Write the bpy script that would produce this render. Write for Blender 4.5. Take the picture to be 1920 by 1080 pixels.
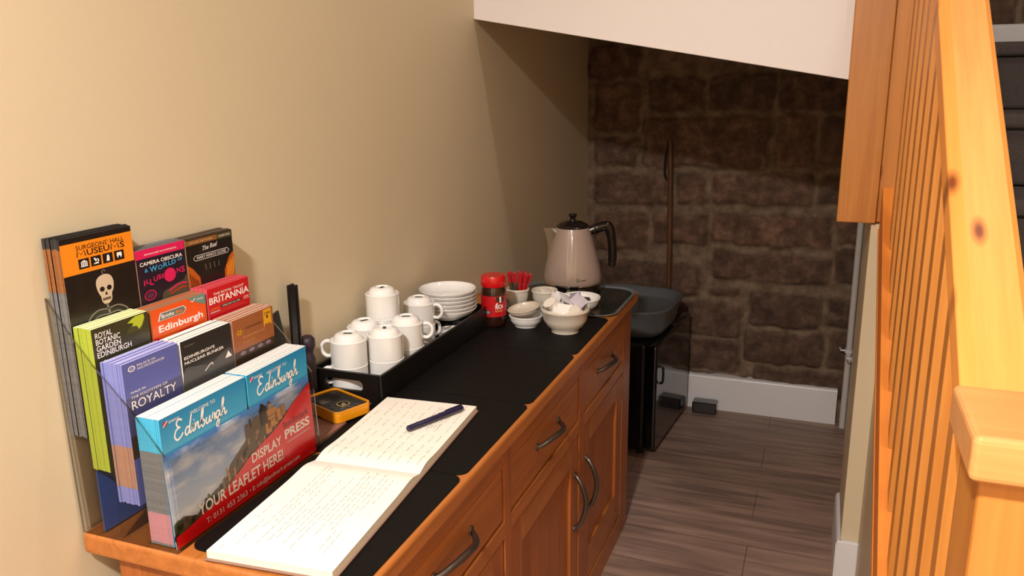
import bpy, bmesh, math, random
from mathutils import Vector, Matrix, noise
random.seed(7)
for o in list(bpy.data.objects): bpy.data.objects.remove(o)
scene = bpy.context.scene
COL = scene.collection
V = Vector

# ------------------------------------------------------------------ camera, world, lamps, exposure
cam_d = bpy.data.cameras.new('camera'); cam = bpy.data.objects.new('camera', cam_d); COL.objects.link(cam)
cam_d.sensor_width = 36; cam_d.lens = 1532.3/1920*36; cam_d.clip_start = .02
r_, u_, f_ = V((0.935096, 0.354212, -0.011345)), V((-0.076310, 0.232508, 0.969596)), V((-0.346080, 0.905800, -0.244448))
cam.matrix_world = Matrix(((r_.x, u_.x, -f_.x, 0.96595), (r_.y, u_.y, -f_.y, -2.43343), (r_.z, u_.z, -f_.z, 1.424), (0, 0, 0, 1)))
scene.camera = cam
w = bpy.data.worlds.new('world'); scene.world = w; w.use_nodes = True
w.node_tree.nodes['Background'].inputs[0].default_value = (1, .80, .62, 1)
w.node_tree.nodes['Background'].inputs[1].default_value = .10

def lamp(name, loc, energy, size, color, target=None, spread=math.pi):
    d = bpy.data.lights.new(name, 'AREA'); d.shape = 'DISK'; d.size = size; d.energy = energy; d.color = color; d.spread = spread
    o = bpy.data.objects.new(name, d); COL.objects.link(o); o.location = loc
    if target: o.rotation_euler = (V(target)-V(loc)).to_track_quat('-Z', 'Y').to_euler()
    return o
WARM = (1, .962, .915)
lamp('ceiling_lamp', (.66, -3.0, 2.48), 68, .16, WARM)
lamp('ceiling_lamp', (1.2, -3.9, 2.48), 9, .16, WARM)
lamp('stair_lamp', (1.5, -.9, 3.3), 7, .16, WARM)

scene.view_settings.view_transform = 'Standard'; scene.view_settings.look = 'None'
scene.view_settings.gamma = 1; scene.view_settings.use_curve_mapping = False
scene.view_settings.exposure = .46
scene.cycles.transparent_max_bounces = 32

# ------------------------------------------------------------------ materials
def lin(h):
    h = h.lstrip('#'); c = [int(h[i:i+2], 16)/255 for i in (0, 2, 4)]
    return tuple((x/12.92 if x <= .04045 else ((x+.055)/1.055)**2.4) for x in c)+(1,)
_M = {}
def mat(name, col, rough=.5, metal=0, coat=0, var=.0, vscale=20, bump=0, bscale=200, spec=.5):
    if name in _M: return _M[name]
    m = bpy.data.materials.new(name); m.use_nodes = True; nt = m.node_tree; b = nt.nodes['Principled BSDF']
    c = lin(col) if isinstance(col, str) else col
    b.inputs['Base Color'].default_value = c; b.inputs['Roughness'].default_value = rough; b.inputs['Metallic'].default_value = metal
    b.inputs['Coat Weight'].default_value = coat; b.inputs['Specular IOR Level'].default_value = spec
    tc = nt.nodes.new('ShaderNodeTexCoord')
    if var:
        n = nt.nodes.new('ShaderNodeTexNoise'); n.inputs['Scale'].default_value = vscale; n.inputs['Detail'].default_value = 5
        nt.links.new(tc.outputs['Object'], n.inputs['Vector'])
        mx = nt.nodes.new('ShaderNodeMix'); mx.data_type = 'RGBA'
        mx.inputs[6].default_value = tuple(x*(1-var) for x in c[:3])+(1,); mx.inputs[7].default_value = tuple(min(1, x*(1+var)) for x in c[:3])+(1,)
        nt.links.new(n.outputs['Fac'], mx.inputs[0]); nt.links.new(mx.outputs[2], b.inputs['Base Color'])
    if bump:
        n2 = nt.nodes.new('ShaderNodeTexNoise'); n2.inputs['Scale'].default_value = bscale; n2.inputs['Detail'].default_value = 4
        nt.links.new(tc.outputs['Object'], n2.inputs['Vector'])
        bp = nt.nodes.new('ShaderNodeBump'); bp.inputs['Strength'].default_value = bump; bp.inputs['Distance'].default_value = .002
        nt.links.new(n2.outputs['Fac'], bp.inputs['Height']); nt.links.new(bp.outputs['Normal'], b.inputs['Normal'])
    _M[name] = m; return m

def wood(name, c1, c2, axis='y', rough=.38, scale=1.0, knots=False, coat=.15):
    """grain runs along the given object axis"""
    if name in _M: return _M[name]
    m = bpy.data.materials.new(name); m.use_nodes = True; nt = m.node_tree; b = nt.nodes['Principled BSDF']; L = nt.links.new
    tc = nt.nodes.new('ShaderNodeTexCoord'); mp = nt.nodes.new('ShaderNodeMapping')
    s = {'x': (1.2, 26, 26), 'y': (26, 1.2, 26), 'z': (26, 26, 1.2)}[axis]
    mp.inputs['Scale'].default_value = tuple(k*scale for k in s); L(tc.outputs['Object'], mp.inputs['Vector'])
    n = nt.nodes.new('ShaderNodeTexNoise'); n.inputs['Scale'].default_value = 1.6; n.inputs['Detail'].default_value = 7; n.inputs['Distortion'].default_value = 1.2
    L(mp.outputs[0], n.inputs['Vector'])
    n3 = nt.nodes.new('ShaderNodeTexNoise'); n3.inputs['Scale'].default_value = 9; n3.inputs['Detail'].default_value = 2
    L(mp.outputs[0], n3.inputs['Vector'])
    add = nt.nodes.new('ShaderNodeMath'); add.operation = 'MULTIPLY_ADD'; add.inputs[1].default_value = .35; L(n3.outputs['Fac'], add.inputs[0]); L(n.outputs['Fac'], add.inputs[2])
    cr = nt.nodes.new('ShaderNodeValToRGB'); cr.color_ramp.elements[0].position = .30; cr.color_ramp.elements[1].position = 1.0
    cr.color_ramp.elements[0].color = lin(c2); cr.color_ramp.elements[1].color = lin(c1); L(add.outputs[0], cr.inputs[0])
    out = cr.outputs[0]
    if knots:
        mk = nt.nodes.new('ShaderNodeMapping'); mk.inputs['Scale'].default_value = {'x': (3.2, 9, 9), 'y': (8, 3.0, 0), 'z': (9, 9, 3.2)}[axis]; L(tc.outputs['Object'], mk.inputs['Vector'])
        vo = nt.nodes.new('ShaderNodeTexVoronoi'); vo.inputs['Scale'].default_value = 1.0; vo.voronoi_dimensions = '2D' if axis == 'y' else '3D'; L(mk.outputs[0], vo.inputs['Vector'])
        rk = nt.nodes.new('ShaderNodeValToRGB'); rk.color_ramp.elements[0].position = .02; rk.color_ramp.elements[1].position = .085
        rk.color_ramp.elements[0].color = (1, 1, 1, 1); rk.color_ramp.elements[1].color = (0, 0, 0, 1); L(vo.outputs['Distance'], rk.inputs[0])
        mx = nt.nodes.new('ShaderNodeMix'); mx.data_type = 'RGBA'; mx.inputs[7].default_value = lin('#7A3A12'); L(rk.outputs[0], mx.inputs[0]); L(out, mx.inputs[6]); out = mx.outputs[2]
    L(out, b.inputs['Base Color'])
    b.inputs['Roughness'].default_value = rough; b.inputs['Coat Weight'].default_value = coat; b.inputs['Coat Roughness'].default_value = .3
    bp = nt.nodes.new('ShaderNodeBump'); bp.inputs['Strength'].default_value = .12; bp.inputs['Distance'].default_value = .001
    L(add.outputs[0], bp.inputs['Height']); L(bp.outputs[0], b.inputs['Normal'])
    _M[name] = m; return m

def clear(name, tint, gloss=.05, alpha=.9):
    """thin clear plastic: mostly see-through with a little reflection"""
    if name in _M: return _M[name]
    m = bpy.data.materials.new(name); m.use_nodes = True; nt = m.node_tree; nt.nodes.clear(); L = nt.links.new
    o = nt.nodes.new('ShaderNodeOutputMaterial'); t = nt.nodes.new('ShaderNodeBsdfTransparent'); g = nt.nodes.new('ShaderNodeBsdfAnisotropic')
    t.inputs[0].default_value = tint
    g.inputs['Color'].default_value = (.8, .78, .76, 1); g.inputs['Roughness'].default_value = gloss
    fr = nt.nodes.new('ShaderNodeLayerWeight'); fr.inputs[0].default_value = .06
    ad = nt.nodes.new('ShaderNodeMath'); ad.operation = 'ADD'; ad.use_clamp = True; ad.inputs[1].default_value = 1-alpha; L(fr.outputs['Fresnel'], ad.inputs[0])
    mx = nt.nodes.new('ShaderNodeMixShader'); L(ad.outputs[0], mx.inputs[0]); L(t.outputs[0], mx.inputs[1]); L(g.outputs[0], mx.inputs[2]); L(mx.outputs[0], o.inputs[0])
    _M[name] = m; return m

M_WALL = mat('cream_paint', '#D4C3A4', .55, var=.03, vscale=3, bump=.06, bscale=140)
M_WHITE = mat('white_paint', '#ECE5E4', .5, var=.02, vscale=4)
M_SKIRT = mat('white_gloss_paint', '#E3E0E2', .3)
M_OAK = wood('oak_along_y', '#C07436', '#90521E', 'y', .4)
M_OAKZ = wood('oak_along_z', '#B66830', '#88481A', 'z', .4)
M_OAKX = wood('oak_along_x', '#C1702A', '#8E4A14', 'x', .4)
M_PINE = wood('pine_along_y', '#F0A24E', '#DA8836', 'y', .55, .8, True, .03)
M_PINEZ = wood('pine_along_z', '#D08C42', '#B26C2A', 'z', .4, .8, True)
M_PINEX = wood('pine_along_x', '#DEA062', '#C88648', 'x', .35, .8)
M_CARPET = mat('charcoal_carpet', '#4A4340', .95, var=.35, vscale=120, bump=.6, bscale=500)
M_BLACKMAT = mat('black_leatherette', '#0D0B0A', .6, var=.25, vscale=60, bump=.25, bscale=600, spec=.15)
M_BLACK = mat('black_plastic', '#0C0A09', .35)
M_BLACKGLOSS = mat('black_gloss', '#070606', .08, coat=.4)
M_CERAMIC = mat('white_glazed_ceramic', '#EAE7E4', .12, coat=.5)
M_CERAMIC2 = mat('off_white_glazed_ceramic', '#DCD2C4', .15, coat=.5)
M_BEIGECER = mat('beige_glazed_ceramic', '#CFC2B2', .18, coat=.4)
M_PEWTER = mat('pewter', '#6E665E', .35, metal=.9)
M_CHROME = mat('chrome', '#D8D4CE', .08, metal=1)
M_PAPER = mat('white_paper', '#F1E9DC', .7, var=.02, vscale=30)
M_PAPEREDGE = mat('page_edges', '#EADFCB', .8, var=.15, vscale=300)
M_INK = mat('pale_ink', '#858079', .7)
M_STAMP = mat('grey_stamp', '#221F1E', .5)

# ------------------------------------------------------------------ mesh helper
class B:
    def __init__(self): self.v, self.f, self.mi, self.ms = [], [], [], []
    def m(self, mt):
        if mt not in self.ms: self.ms.append(mt)
        return self.ms.index(mt)
    def face(self, idx, mt): self.f.append(tuple(idx)); self.mi.append(self.m(mt))
    def box(self, x0, x1, y0, y1, z0, z1, mt, M=None):
        i = len(self.v)
        c = [(x, y, z) for z in (z0, z1) for y in (y0, y1) for x in (x0, x1)]
        self.v += [tuple(M @ V(p)) for p in c] if M else c
        for q in ((0, 2, 3, 1), (4, 5, 7, 6), (0, 1, 5, 4), (1, 3, 7, 5), (3, 2, 6, 7), (2, 0, 4, 6)): self.face([i+k for k in q], mt)
        return self
    def lathe(self, prof, mt, seg=32, c=(0, 0, 0), M=None):
        """prof: list of (r, z); rings joined in order; r=0 ends collapse"""
        rings = []
        for r, z in prof:
            if r < 1e-6:
                p = V((c[0], c[1], c[2]+z)); self.v.append(tuple(M @ p if M else p)); rings.append([len(self.v)-1])
            else:
                ring = []
                for k in range(seg):
                    a = 2*math.pi*k/seg; p = V((c[0]+r*math.cos(a), c[1]+r*math.sin(a), c[2]+z))
                    self.v.append(tuple(M @ p if M else p)); ring.append(len(self.v)-1)
                rings.append(ring)
        for a, b in zip(rings, rings[1:]):
            if len(a) == 1 and len(b) == 1: continue
            for k in range(seg):
                k2 = (k+1) % seg
                if len(a) == 1: self.face((a[0], b[k2], b[k]), mt)
                elif len(b) == 1: self.face((a[k], a[k2], b[0]), mt)
                else: self.face((a[k], a[k2], b[k2], b[k]), mt)
        return self
    def tube(self, pts, rad, mt, seg=10, cap=True, flat=1.0, M=None):
        pts = [V(p) for p in pts]; n = len(pts); rads = rad if isinstance(rad, (list, tuple)) else [rad]*n
        rings = []; up = None
        for i, p in enumerate(pts):
            t = (pts[min(i+1, n-1)]-pts[max(i-1, 0)]).normalized()
            if up is None:
                up = V((0, 0, 1)) if abs(t.z) < .9 else V((1, 0, 0))
            sd = t.cross(up).normalized(); up = sd.cross(t).normalized()
            ring = []
            for k in range(seg):
                a = 2*math.pi*k/seg; q = p+sd*math.cos(a)*rads[i]*flat+up*math.sin(a)*rads[i]
                self.v.append(tuple(M @ q if M else q)); ring.append(len(self.v)-1)
            rings.append(ring)
        for a, b in zip(rings, rings[1:]):
            for k in range(seg): self.face((a[k], a[(k+1) % seg], b[(k+1) % seg], b[k]), mt)
        if cap: self.face(rings[0][::-1], mt); self.face(rings[-1], mt)
        return self
    def prism(self, poly, fn, h0, h1, mt, side=None, M=None):
        """poly 2D points, extruded h0..h1; fn maps (a,b,h) to 3D"""
        n = len(poly); i = len(self.v)
        for h in (h0, h1):
            for a, b in poly:
                p = V(fn(a, b, h)); self.v.append(tuple(M @ p if M else p))
        self.face(range(i, i+n), mt); self.face(range(i+2*n-1, i+n-1, -1), mt)
        for k in range(n): self.face((i+k, i+n+k, i+n+(k+1) % n, i+(k+1) % n), side or mt)
        return self
    def poly(self, pts, mt, M=None):
        i = len(self.v); self.v += [tuple(M @ V(p)) if M else tuple(p) for p in pts]; self.face(range(i, i+len(pts)), mt); return self
    def tris(self, vs, fs, mt, M=None):
        i = len(self.v); self.v += [tuple(M @ V(p)) if M else tuple(p) for p in vs]
        for f in fs: self.face([i+k for k in f], mt)
        return self
    def mesh(self, name):
        me = bpy.data.meshes.new(name); me.from_pydata(self.v, [], self.f)
        for mt in self.ms: me.materials.append(mt)
        me.polygons.foreach_set('material_index', self.mi); me.update()
        bm = bmesh.new(); bm.from_mesh(me); bmesh.ops.recalc_face_normals(bm, faces=bm.faces); bm.to_mesh(me); bm.free()
        return me
    def obj(self, name, parent=None, smooth=None, bevel=0, bseg=2, loc=None, rot=None):
        me = self.mesh(name)
        if smooth:
            me.polygons.foreach_set('use_smooth', [True]*len(me.polygons)); me.set_sharp_from_angle(angle=math.radians(smooth))
        o = bpy.data.objects.new(name, me); COL.objects.link(o)
        if parent: o.parent = parent
        if loc: o.location = loc
        if rot: o.rotation_euler = rot
        if bevel:
            md = o.modifiers.new('edge_round', 'BEVEL'); md.width = bevel; md.segments = bseg; md.limit_method = 'ANGLE'; md.angle_limit = math.radians(40)
        return o

def tag(o, label, cat=None, group=None):
    o['label'] = label
    if cat: o['category'] = cat
    if group: o['group'] = group
    return o
def thing(name, label, cat, loc=(0, 0, 0), rz=0, group=None):
    o = bpy.data.objects.new(name, None); COL.objects.link(o); o.location = loc; o.rotation_euler = (0, 0, rz); o.empty_display_size = .05
    return tag(o, label, cat, group)
def struct(o): o['kind'] = 'structure'; return o
def dup(root, loc, rz=None, label=None, group=None):
    r = root.copy(); COL.objects.link(r); r.location = loc
    if rz is not None: r.rotation_euler = (0, 0, rz)
    if label: r['label'] = label
    if group: r['group'] = group
    for ch in list(root.children):
        c = ch.copy(); COL.objects.link(c); c.parent = r
        for g in ch.children:
            d = g.copy(); COL.objects.link(d); d.parent = c
    return r
def rrect(x0, x1, y0, y1, r, n=6):
    out = []
    for cx, cy, a0 in ((x1-r, y0+r, -90), (x1-r, y1-r, 0), (x0+r, y1-r, 90), (x0+r, y0+r, 180)):
        for k in range(n+1):
            a = math.radians(a0+90*k/n); out.append((cx+r*math.cos(a), cy+r*math.sin(a)))
    return out
XY = lambda a, b, h: (a, b, h)
YZ = lambda a, b, h: (h, a, b)
XZ = lambda a, b, h: (a, h, b)
def catmull(P, n=6, closed=False):
    P = [V(p) for p in P]; out = []; N = len(P); rng = range(N if closed else N-1)
    for i in rng:
        g = lambda k: P[k % N] if closed else P[max(0, min(N-1, k))]
        p0, p1, p2, p3 = g(i-1), g(i), g(i+1), g(i+2)
        for k in range(n):
            t = k/n
            out.append(.5*((2*p1)+(-p0+p2)*t+(2*p0-5*p1+4*p2-p3)*t*t+(-p0+3*p1-3*p2+p3)*t**3))
    if not closed: out.append(P[-1])
    return out

# lettering -----------------------------------------------------------
_T = {}
def glyphs(s, shear=0, bold=0):
    k = (s, shear, bold)
    if k not in _T:
        cu = bpy.data.curves.new('lettering', 'FONT'); cu.body = s; cu.shear = shear; cu.offset = bold; cu.fill_mode = 'FRONT'; cu.resolution_u = 3
        ob = bpy.data.objects.new('lettering', cu); COL.objects.link(ob); bpy.context.view_layer.update()
        dg = bpy.context.evaluated_depsgraph_get(); me = bpy.data.meshes.new_from_object(ob.evaluated_get(dg))
        vs = [tuple(v.co) for v in me.vertices]; fs = [tuple(p.vertices) for p in me.polygons]
        bpy.data.objects.remove(ob); bpy.data.curves.remove(cu); bpy.data.meshes.remove(me)
        xs = [v[0] for v in vs]
        _T[k] = (vs, fs, min(xs), max(xs))
    return _T[k]
def text(b, s, u, v, cap, mt, fn, width=None, align='l', shear=0, bold=.012, rise=0):
    """write s with its baseline start at (u,v), capital height cap; fn maps (u,v) to 3D; rise tilts the baseline"""
    vs, fs, x0, x1 = glyphs(s, shear, bold); sy = cap/.70; sx = sy if width is None else width/(x1-x0)
    wd = (x1-x0)*sx; off = {'l': 0, 'c': -wd/2, 'r': -wd}[align]
    b.tris([fn(u+off+(p[0]-x0)*sx, v+p[1]*sy+rise*((p[0]-x0)*sx)) for p in vs], fs, mt)
def stroke(b, pts, wd, mt, fn, n=5, smooth=True):
    P = catmull([(p[0], p[1], 0) for p in pts], n) if smooth and len(pts) > 2 else [V((p[0], p[1], 0)) for p in pts]
    vs = []; N = len(P)
    for i, p in enumerate(P):
        t = P[min(i+1, N-1)]-P[max(i-1, 0)]
        if t.length < 1e-9: t = V((1, 0, 0))
        nrm = V((-t.y, t.x, 0)).normalized()*wd/2
        vs += [fn(p.x+nrm.x, p.y+nrm.y), fn(p.x-nrm.x, p.y-nrm.y)]
    b.tris(vs, [(2*i, 2*i+1, 2*i+3, 2*i+2) for i in range(N-1)], mt)
def ell(b, cx, cy, rx, ry, mt, fn, n=20): b.poly([fn(cx+rx*math.cos(2*math.pi*k/n), cy+ry*math.sin(2*math.pi*k/n)) for k in range(n)], mt)
def rect(b, u0, u1, v0, v1, mt, fn): b.poly([fn(u0, v0), fn(u1, v0), fn(u1, v1), fn(u0, v1)], mt)

# ------------------------------------------------------------------ the setting
YB = 1.10; WX = -.018
# floor: grey-brown wood-look planks running across the passage
def floor_mat():
    m = bpy.data.materials.new('plank_floor'); m.use_nodes = True; nt = m.node_tree; b = nt.nodes['Principled BSDF']; L = nt.links.new
    tc = nt.nodes.new('ShaderNodeTexCoord')
    br = nt.nodes.new('ShaderNodeTexBrick'); br.inputs['Scale'].default_value = 1; br.inputs['Brick Width'].default_value = 1.25; br.inputs['Row Height'].default_value = .19
    br.inputs['Mortar Size'].default_value = .0018; br.inputs['Color1'].default_value = lin('#AA8E80'); br.inputs['Color2'].default_value = lin('#9C8272'); br.inputs['Mortar'].default_value = lin('#7C685C'); br.offset = .37
    mp0 = nt.nodes.new('ShaderNodeMapping'); mp0.inputs['Location'].default_value = (.42, .03, 0); L(tc.outputs['Object'], mp0.inputs[0]); L(mp0.outputs[0], br.inputs['Vector'])
    mp = nt.nodes.new('ShaderNodeMapping'); mp.inputs['Scale'].default_value = (1.6, 17, 1); L(tc.outputs['Object'], mp.inputs[0])
    n = nt.nodes.new('ShaderNodeTexNoise'); n.inputs['Scale'].default_value = 1.5; n.inputs['Detail'].default_value = 8; n.inputs['Distortion'].default_value = .8; L(mp.outputs[0], n.inputs['Vector'])
    cr = nt.nodes.new('ShaderNodeValToRGB'); cr.color_ramp.elements[0].position = .35; cr.color_ramp.elements[1].position = .7; cr.color_ramp.elements[0].color = (.45, .42, .42, 1); cr.color_ramp.elements[1].color = (1.15, 1.1, 1.05, 1); L(n.outputs['Fac'], cr.inputs[0])
    mx = nt.nodes.new('ShaderNodeMix'); mx.data_type = 'RGBA'; mx.blend_type = 'MULTIPLY'; mx.inputs[0].default_value = .8; L(br.outputs['Color'], mx.inputs[6]); L(cr.outputs[0], mx.inputs[7]); L(mx.outputs[2], b.inputs['Base Color'])
    b.inputs['Roughness'].default_value = .5
    return m
b = B(); b.box(-.2, 2.3, -4.6, 1.25, -.05, 0, floor_mat()); struct(b.obj('floor'))
b = B(); b.box(WX-.12, WX, -4.6, 1.25, 0, 3.6, M_WALL); struct(b.obj('wall_left'))
b = B(); b.box(-.2, 2.3, -4.7, -4.6, 0, 2.5, M_WALL); struct(b.obj('wall_near'))
b = B(); b.box(2.15, 2.27, -4.6, 1.25, 0, 3.6, M_WALL); struct(b.obj('wall_right'))
b = B(); b.box(-.2, 2.3, -4.7, -1.5, 2.5, 2.6, M_WHITE); b.box(-.2, 2.3, -1.5, 1.25, 3.6, 3.7, M_WHITE); b.box(-.2, 2.3, -1.56, -1.5, 2.6, 3.7, M_WHITE); struct(b.obj('ceiling'))

# back wall of rough stone blocks
STONES = [(-.012, .215, 1.433, 1.572), (.012, .215, 1.209, 1.413), (.245, .487, 1.297, 1.435), (.502, .76, 1.293, 1.446), (.768, 1.021, 1.293, 1.452), (.012, .21, 1.063, 1.183), (.23, .758, 1.062, 1.273), (.777, .929, 1.072, 1.283), (.939, 1.051, 1.075, 1.275), (.012, .351, .895, 1.033), (.383, .5, .906, 1.035), (.525, .934, .913, 1.048), (.948, 1.071, .929, 1.046), (.012, .262, .686, .861), (.278, .523, .724, .867), (.539, 1.011, .746, .879), (1.03, 1.16, .763, .882), (.029, .507, .506, .65), (.546, 1.024, .59, .715), (1.037, 1.16, .612, .753), (.535, .675, .515, .552), (.714, 1.006, .395, .549), (1.018, 1.16, .41, .552), (.35, .682, .327, .484), (.356, .682, .172, .317), (.694, 1.026, .231, .38), (1.039, 1.16, .237, .401), (.407, .732, .07, .16), (.741, 1.127, .107, .214), (.0, .32, .33, .48), (.0, .33, .17, .315), (1.07, 1.25, 1.3, 1.47), (1.07, 1.25, 1.07, 1.28)]
zr = 1.60
while zr < 3.55:
    h = random.uniform(.13, .2); x = -.05-random.random()*.2
    while x < 2.15:
        wd = random.uniform(.24, .52); STONES.append((x, x+wd-.025, zr, min(3.6, zr+h-.028))); x += wd
    zr += h
def stone_mat():
    m = bpy.data.materials.new('rough_brown_stone'); m.use_nodes = True; nt = m.node_tree; b = nt.nodes['Principled BSDF']; L = nt.links.new
    at = nt.nodes.new('ShaderNodeAttribute'); at.attribute_name = 'tone'; sep = nt.nodes.new('ShaderNodeSeparateColor'); L(at.outputs['Color'], sep.inputs[0])
    tc = nt.nodes.new('ShaderNodeTexCoord')
    n = nt.nodes.new('ShaderNodeTexNoise'); n.inputs['Scale'].default_value = 20; n.inputs['Detail'].default_value = 9; n.inputs['Roughness'].default_value = .6; L(tc.outputs['Object'], n.inputs['Vector'])
    cr = nt.nodes.new('ShaderNodeValToRGB'); e = cr.color_ramp.elements; e[0].position = .3; e[0].color = lin('#46352A'); e[1].position = .75; e[1].color = lin('#8A705E')
    k = e.new(.5); k.color = lin('#624C3E'); L(n.outputs['Fac'], cr.inputs[0])
    tint = nt.nodes.new('ShaderNodeMix'); tint.data_type = 'RGBA'; tint.blend_type = 'MULTIPLY'; tint.inputs[0].default_value = 1
    c2 = nt.nodes.new('ShaderNodeValToRGB'); c2.color_ramp.elements[0].color = (.72, .68, .66, 1); c2.color_ramp.elements[1].color = (1.15, 1.02, .95, 1); L(sep.outputs[1], c2.inputs[0])
    L(cr.outputs[0], tint.inputs[6]); L(c2.outputs[0], tint.inputs[7])
    mo = nt.nodes.new('ShaderNodeValToRGB'); mo.color_ramp.elements[0].color = lin('#64523F'); mo.color_ramp.elements[1].color = lin('#907A66'); mo.color_ramp.elements[0].position = .35; mo.color_ramp.elements[1].position = .7; L(n.outputs['Fac'], mo.inputs[0])
    mx = nt.nodes.new('ShaderNodeMix'); mx.data_type = 'RGBA'; L(sep.outputs[0], mx.inputs[0]); L(mo.outputs[0], mx.inputs[6]); L(tint.outputs[2], mx.inputs[7]); L(mx.outputs[2], b.inputs['Base Color'])
    b.inputs['Roughness'].default_value = .85
    bp = nt.nodes.new('ShaderNodeBump'); bp.inputs['Strength'].default_value = .7; bp.inputs['Distance'].default_value = .012; L(n.outputs['Fac'], bp.inputs['Height']); L(bp.outputs[0], b.inputs['Normal'])
    return m
def stone_wall():
    st = .011; nx = int(2.3/st); nz = int(3.6/st)
    tones = [random.random() for _ in STONES]
    vs, cols = [], []
    buckets = {}
    for si, s in enumerate(STONES):
        for zi in range(int((s[2]-.05)/.1)-1, int((s[3]+.05)/.1)+2): buckets.setdefault(zi, []).append(si)
    for iz in range(nz+1):
        z = iz*st
        for ix in range(nx+1):
            x = -.1+ix*st
            xx = x+.016*noise.noise((x*9, z*9, 1.3))+.006*noise.noise((x*30, z*30, 7)); zz = z+.016*noise.noise((x*9, z*9, 9.1))+.006*noise.noise((x*30, z*30, 3))
            best = -1; tone = .5
            for si in buckets.get(int(z/.1), ()):
                s = STONES[si]; r = .02
                dx = max(s[0]+r-xx, xx-(s[1]-r)); dz = max(s[2]+r-zz, zz-(s[3]-r))
                d = r-(math.hypot(max(dx, 0), max(dz, 0))+min(max(dx, dz), 0))
                if d > best: best = d; tone = tones[si]
            k = max(0, min(1, (best+.003)/.015)); k = k*k*(3-2*k)
            h = k*(.024+.012*noise.noise((x*6, z*6, 5)))+.008*noise.noise((x*22, z*22, 2))+.005*noise.noise((x*60, z*60, 4))
            vs.append((x, YB-h, z)); cols.append((k, tone, 0, 1))
    fs = []
    for iz in range(nz):
        for ix in range(nx):
            a = iz*(nx+1)+ix; fs.append((a, a+1, a+nx+2, a+nx+1))
    i = len(vs)
    x0, x1, z0, z1 = -.1, -.1+nx*st, 0, nz*st
    vs += [(x0, YB+.1, z0), (x1, YB+.1, z0), (x1, YB+.1, z1), (x0, YB+.1, z1)]; cols += [(0, 0, 0, 1)]*4
    fs.append((i+3, i+2, i+1, i))
    me = bpy.data.meshes.new('wall_back'); me.from_pydata(vs, [], fs); me.materials.append(stone_mat())
    ca = me.attributes.new('tone', 'FLOAT_COLOR', 'POINT'); ca.data.foreach_set('color', [c for q in cols for c in q])
    me.polygons.foreach_set('use_smooth', [True]*len(me.polygons)); me.update()
    o = bpy.data.objects.new('wall_back', me); COL.objects.link(o); struct(o)
stone_wall()

def skirting(name, p0, p1, h, t, nrm, z0=0):
    """board from p0 to p1 (2D) on a wall, standing off along nrm, with a rounded moulded top"""
    p0, p1, n = V((*p0, z0)), V((*p1, z0)), V((*nrm, 0)); b = B()
    prof = [(0, 0), (t, 0), (t, h-.014), (t-.0015, h-.007), (t-.005, h-.002), (t-.010, h), (t*.1, h), (0, h)]
    i = len(b.v)
    for P in (p0, p1): b.v += [tuple(P+n*a+V((0, 0, c))) for a, c in prof]
    k = len(prof); b.face(range(i, i+k), M_SKIRT); b.face(range(i+2*k-1, i+k-1, -1), M_SKIRT)
    for j in range(k): b.face((i+j, i+k+j, i+k+(j+1) % k, i+(j+1) % k), M_SKIRT)
    return struct(b.obj(name, smooth=35))
skirting('baseboard_back', (.0, YB), (1.09, YB), .156, .046, (0, -1))
# right side: short nib wall in front, recess with the pipes behind, sloped wall under the stairs
b = B(); b.box(1.09, 1.138, -.155, .13, 0, 1.058, M_WALL); struct(b.obj('wall_nib', bevel=.002))
b = B(); b.box(1.158, 1.2, .13, YB, 0, 1.42, M_WALL); struct(b.obj('wall_recess'))
b = B(); b.box(1.138, 1.2, -.15, .13, 0, 1.058, M_WALL)
b.prism([(-.155, 0), (-.155, 1.0), (-1.50, .04), (-1.50, 0)], YZ, 1.138, 1.165, M_WALL); struct(b.obj('wall_spandrel'))
skirting('baseboard_nib', (1.09, -.167), (1.09, .13), .150, .012, (-1, 0))
b = B(); b.box(1.08, 1.138, -.170, -.155, 0, .150, M_SKIRT); struct(b.obj('baseboard_nib_end', bevel=.004))

# white panel that closes the side of the upper flight, with its sloping lower edge, soffit and landing
b = B(); b.prism([(WX, 1.602), (1.10, 1.403), (1.10, 1.56), (1.0, 2.45), (WX, 2.62)], XZ, -.144, -.120, M_WHITE); struct(b.obj('wall_upper_flight', bevel=.002))
b = B(); b.prism([(WX, 1.70), (1.2, 1.50), (1.2, 1.54), (WX, 1.74)], XZ, -.12, YB, M_WHITE); struct(b.obj('ceiling_alcove'))
b = B(); b.box(1.2, 2.15, .395, YB, 1.42, 1.519, M_CARPET); struct(b.obj('floor_landing'))
skirting('baseboard_landing', (1.2, YB), (2.15, YB), .085, .045, (0, -1), 1.52)

# ------------------------------------------------------------------ staircase (one thing)
SL = .70; XL, XR = 1.11, 1.18
stair = thing('staircase', 'pine staircase with carpeted treads, handrail and slatted balustrade at the right', 'staircase', (1.2, -1.6, 0))
def local(o, root):
    o.location = V(o.location)-root.location; o.parent = root; return o
RISE, GO = .19, .28
for i in range(8):
    y0 = -1.6+i*GO; z1 = (i+1)*RISE
    b = B(); b.box(1.2, 2.145, y0-.02, y0+GO+(.0 if i < 7 else .0), z1-.04, z1, M_CARPET); b.box(1.2, 2.145, y0, y0+.03, max(0, z1-RISE), z1-.04, M_CARPET)
    local(b.obj('step', bevel=.012, bseg=3), stair)
def zr_(y): return 1.134+SL*(y+1.545)          # top of the handrail
def zs_(y): return .562+SL*(y+.993)       # top of the string board
y0, y1 = -1.63, -.16
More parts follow.
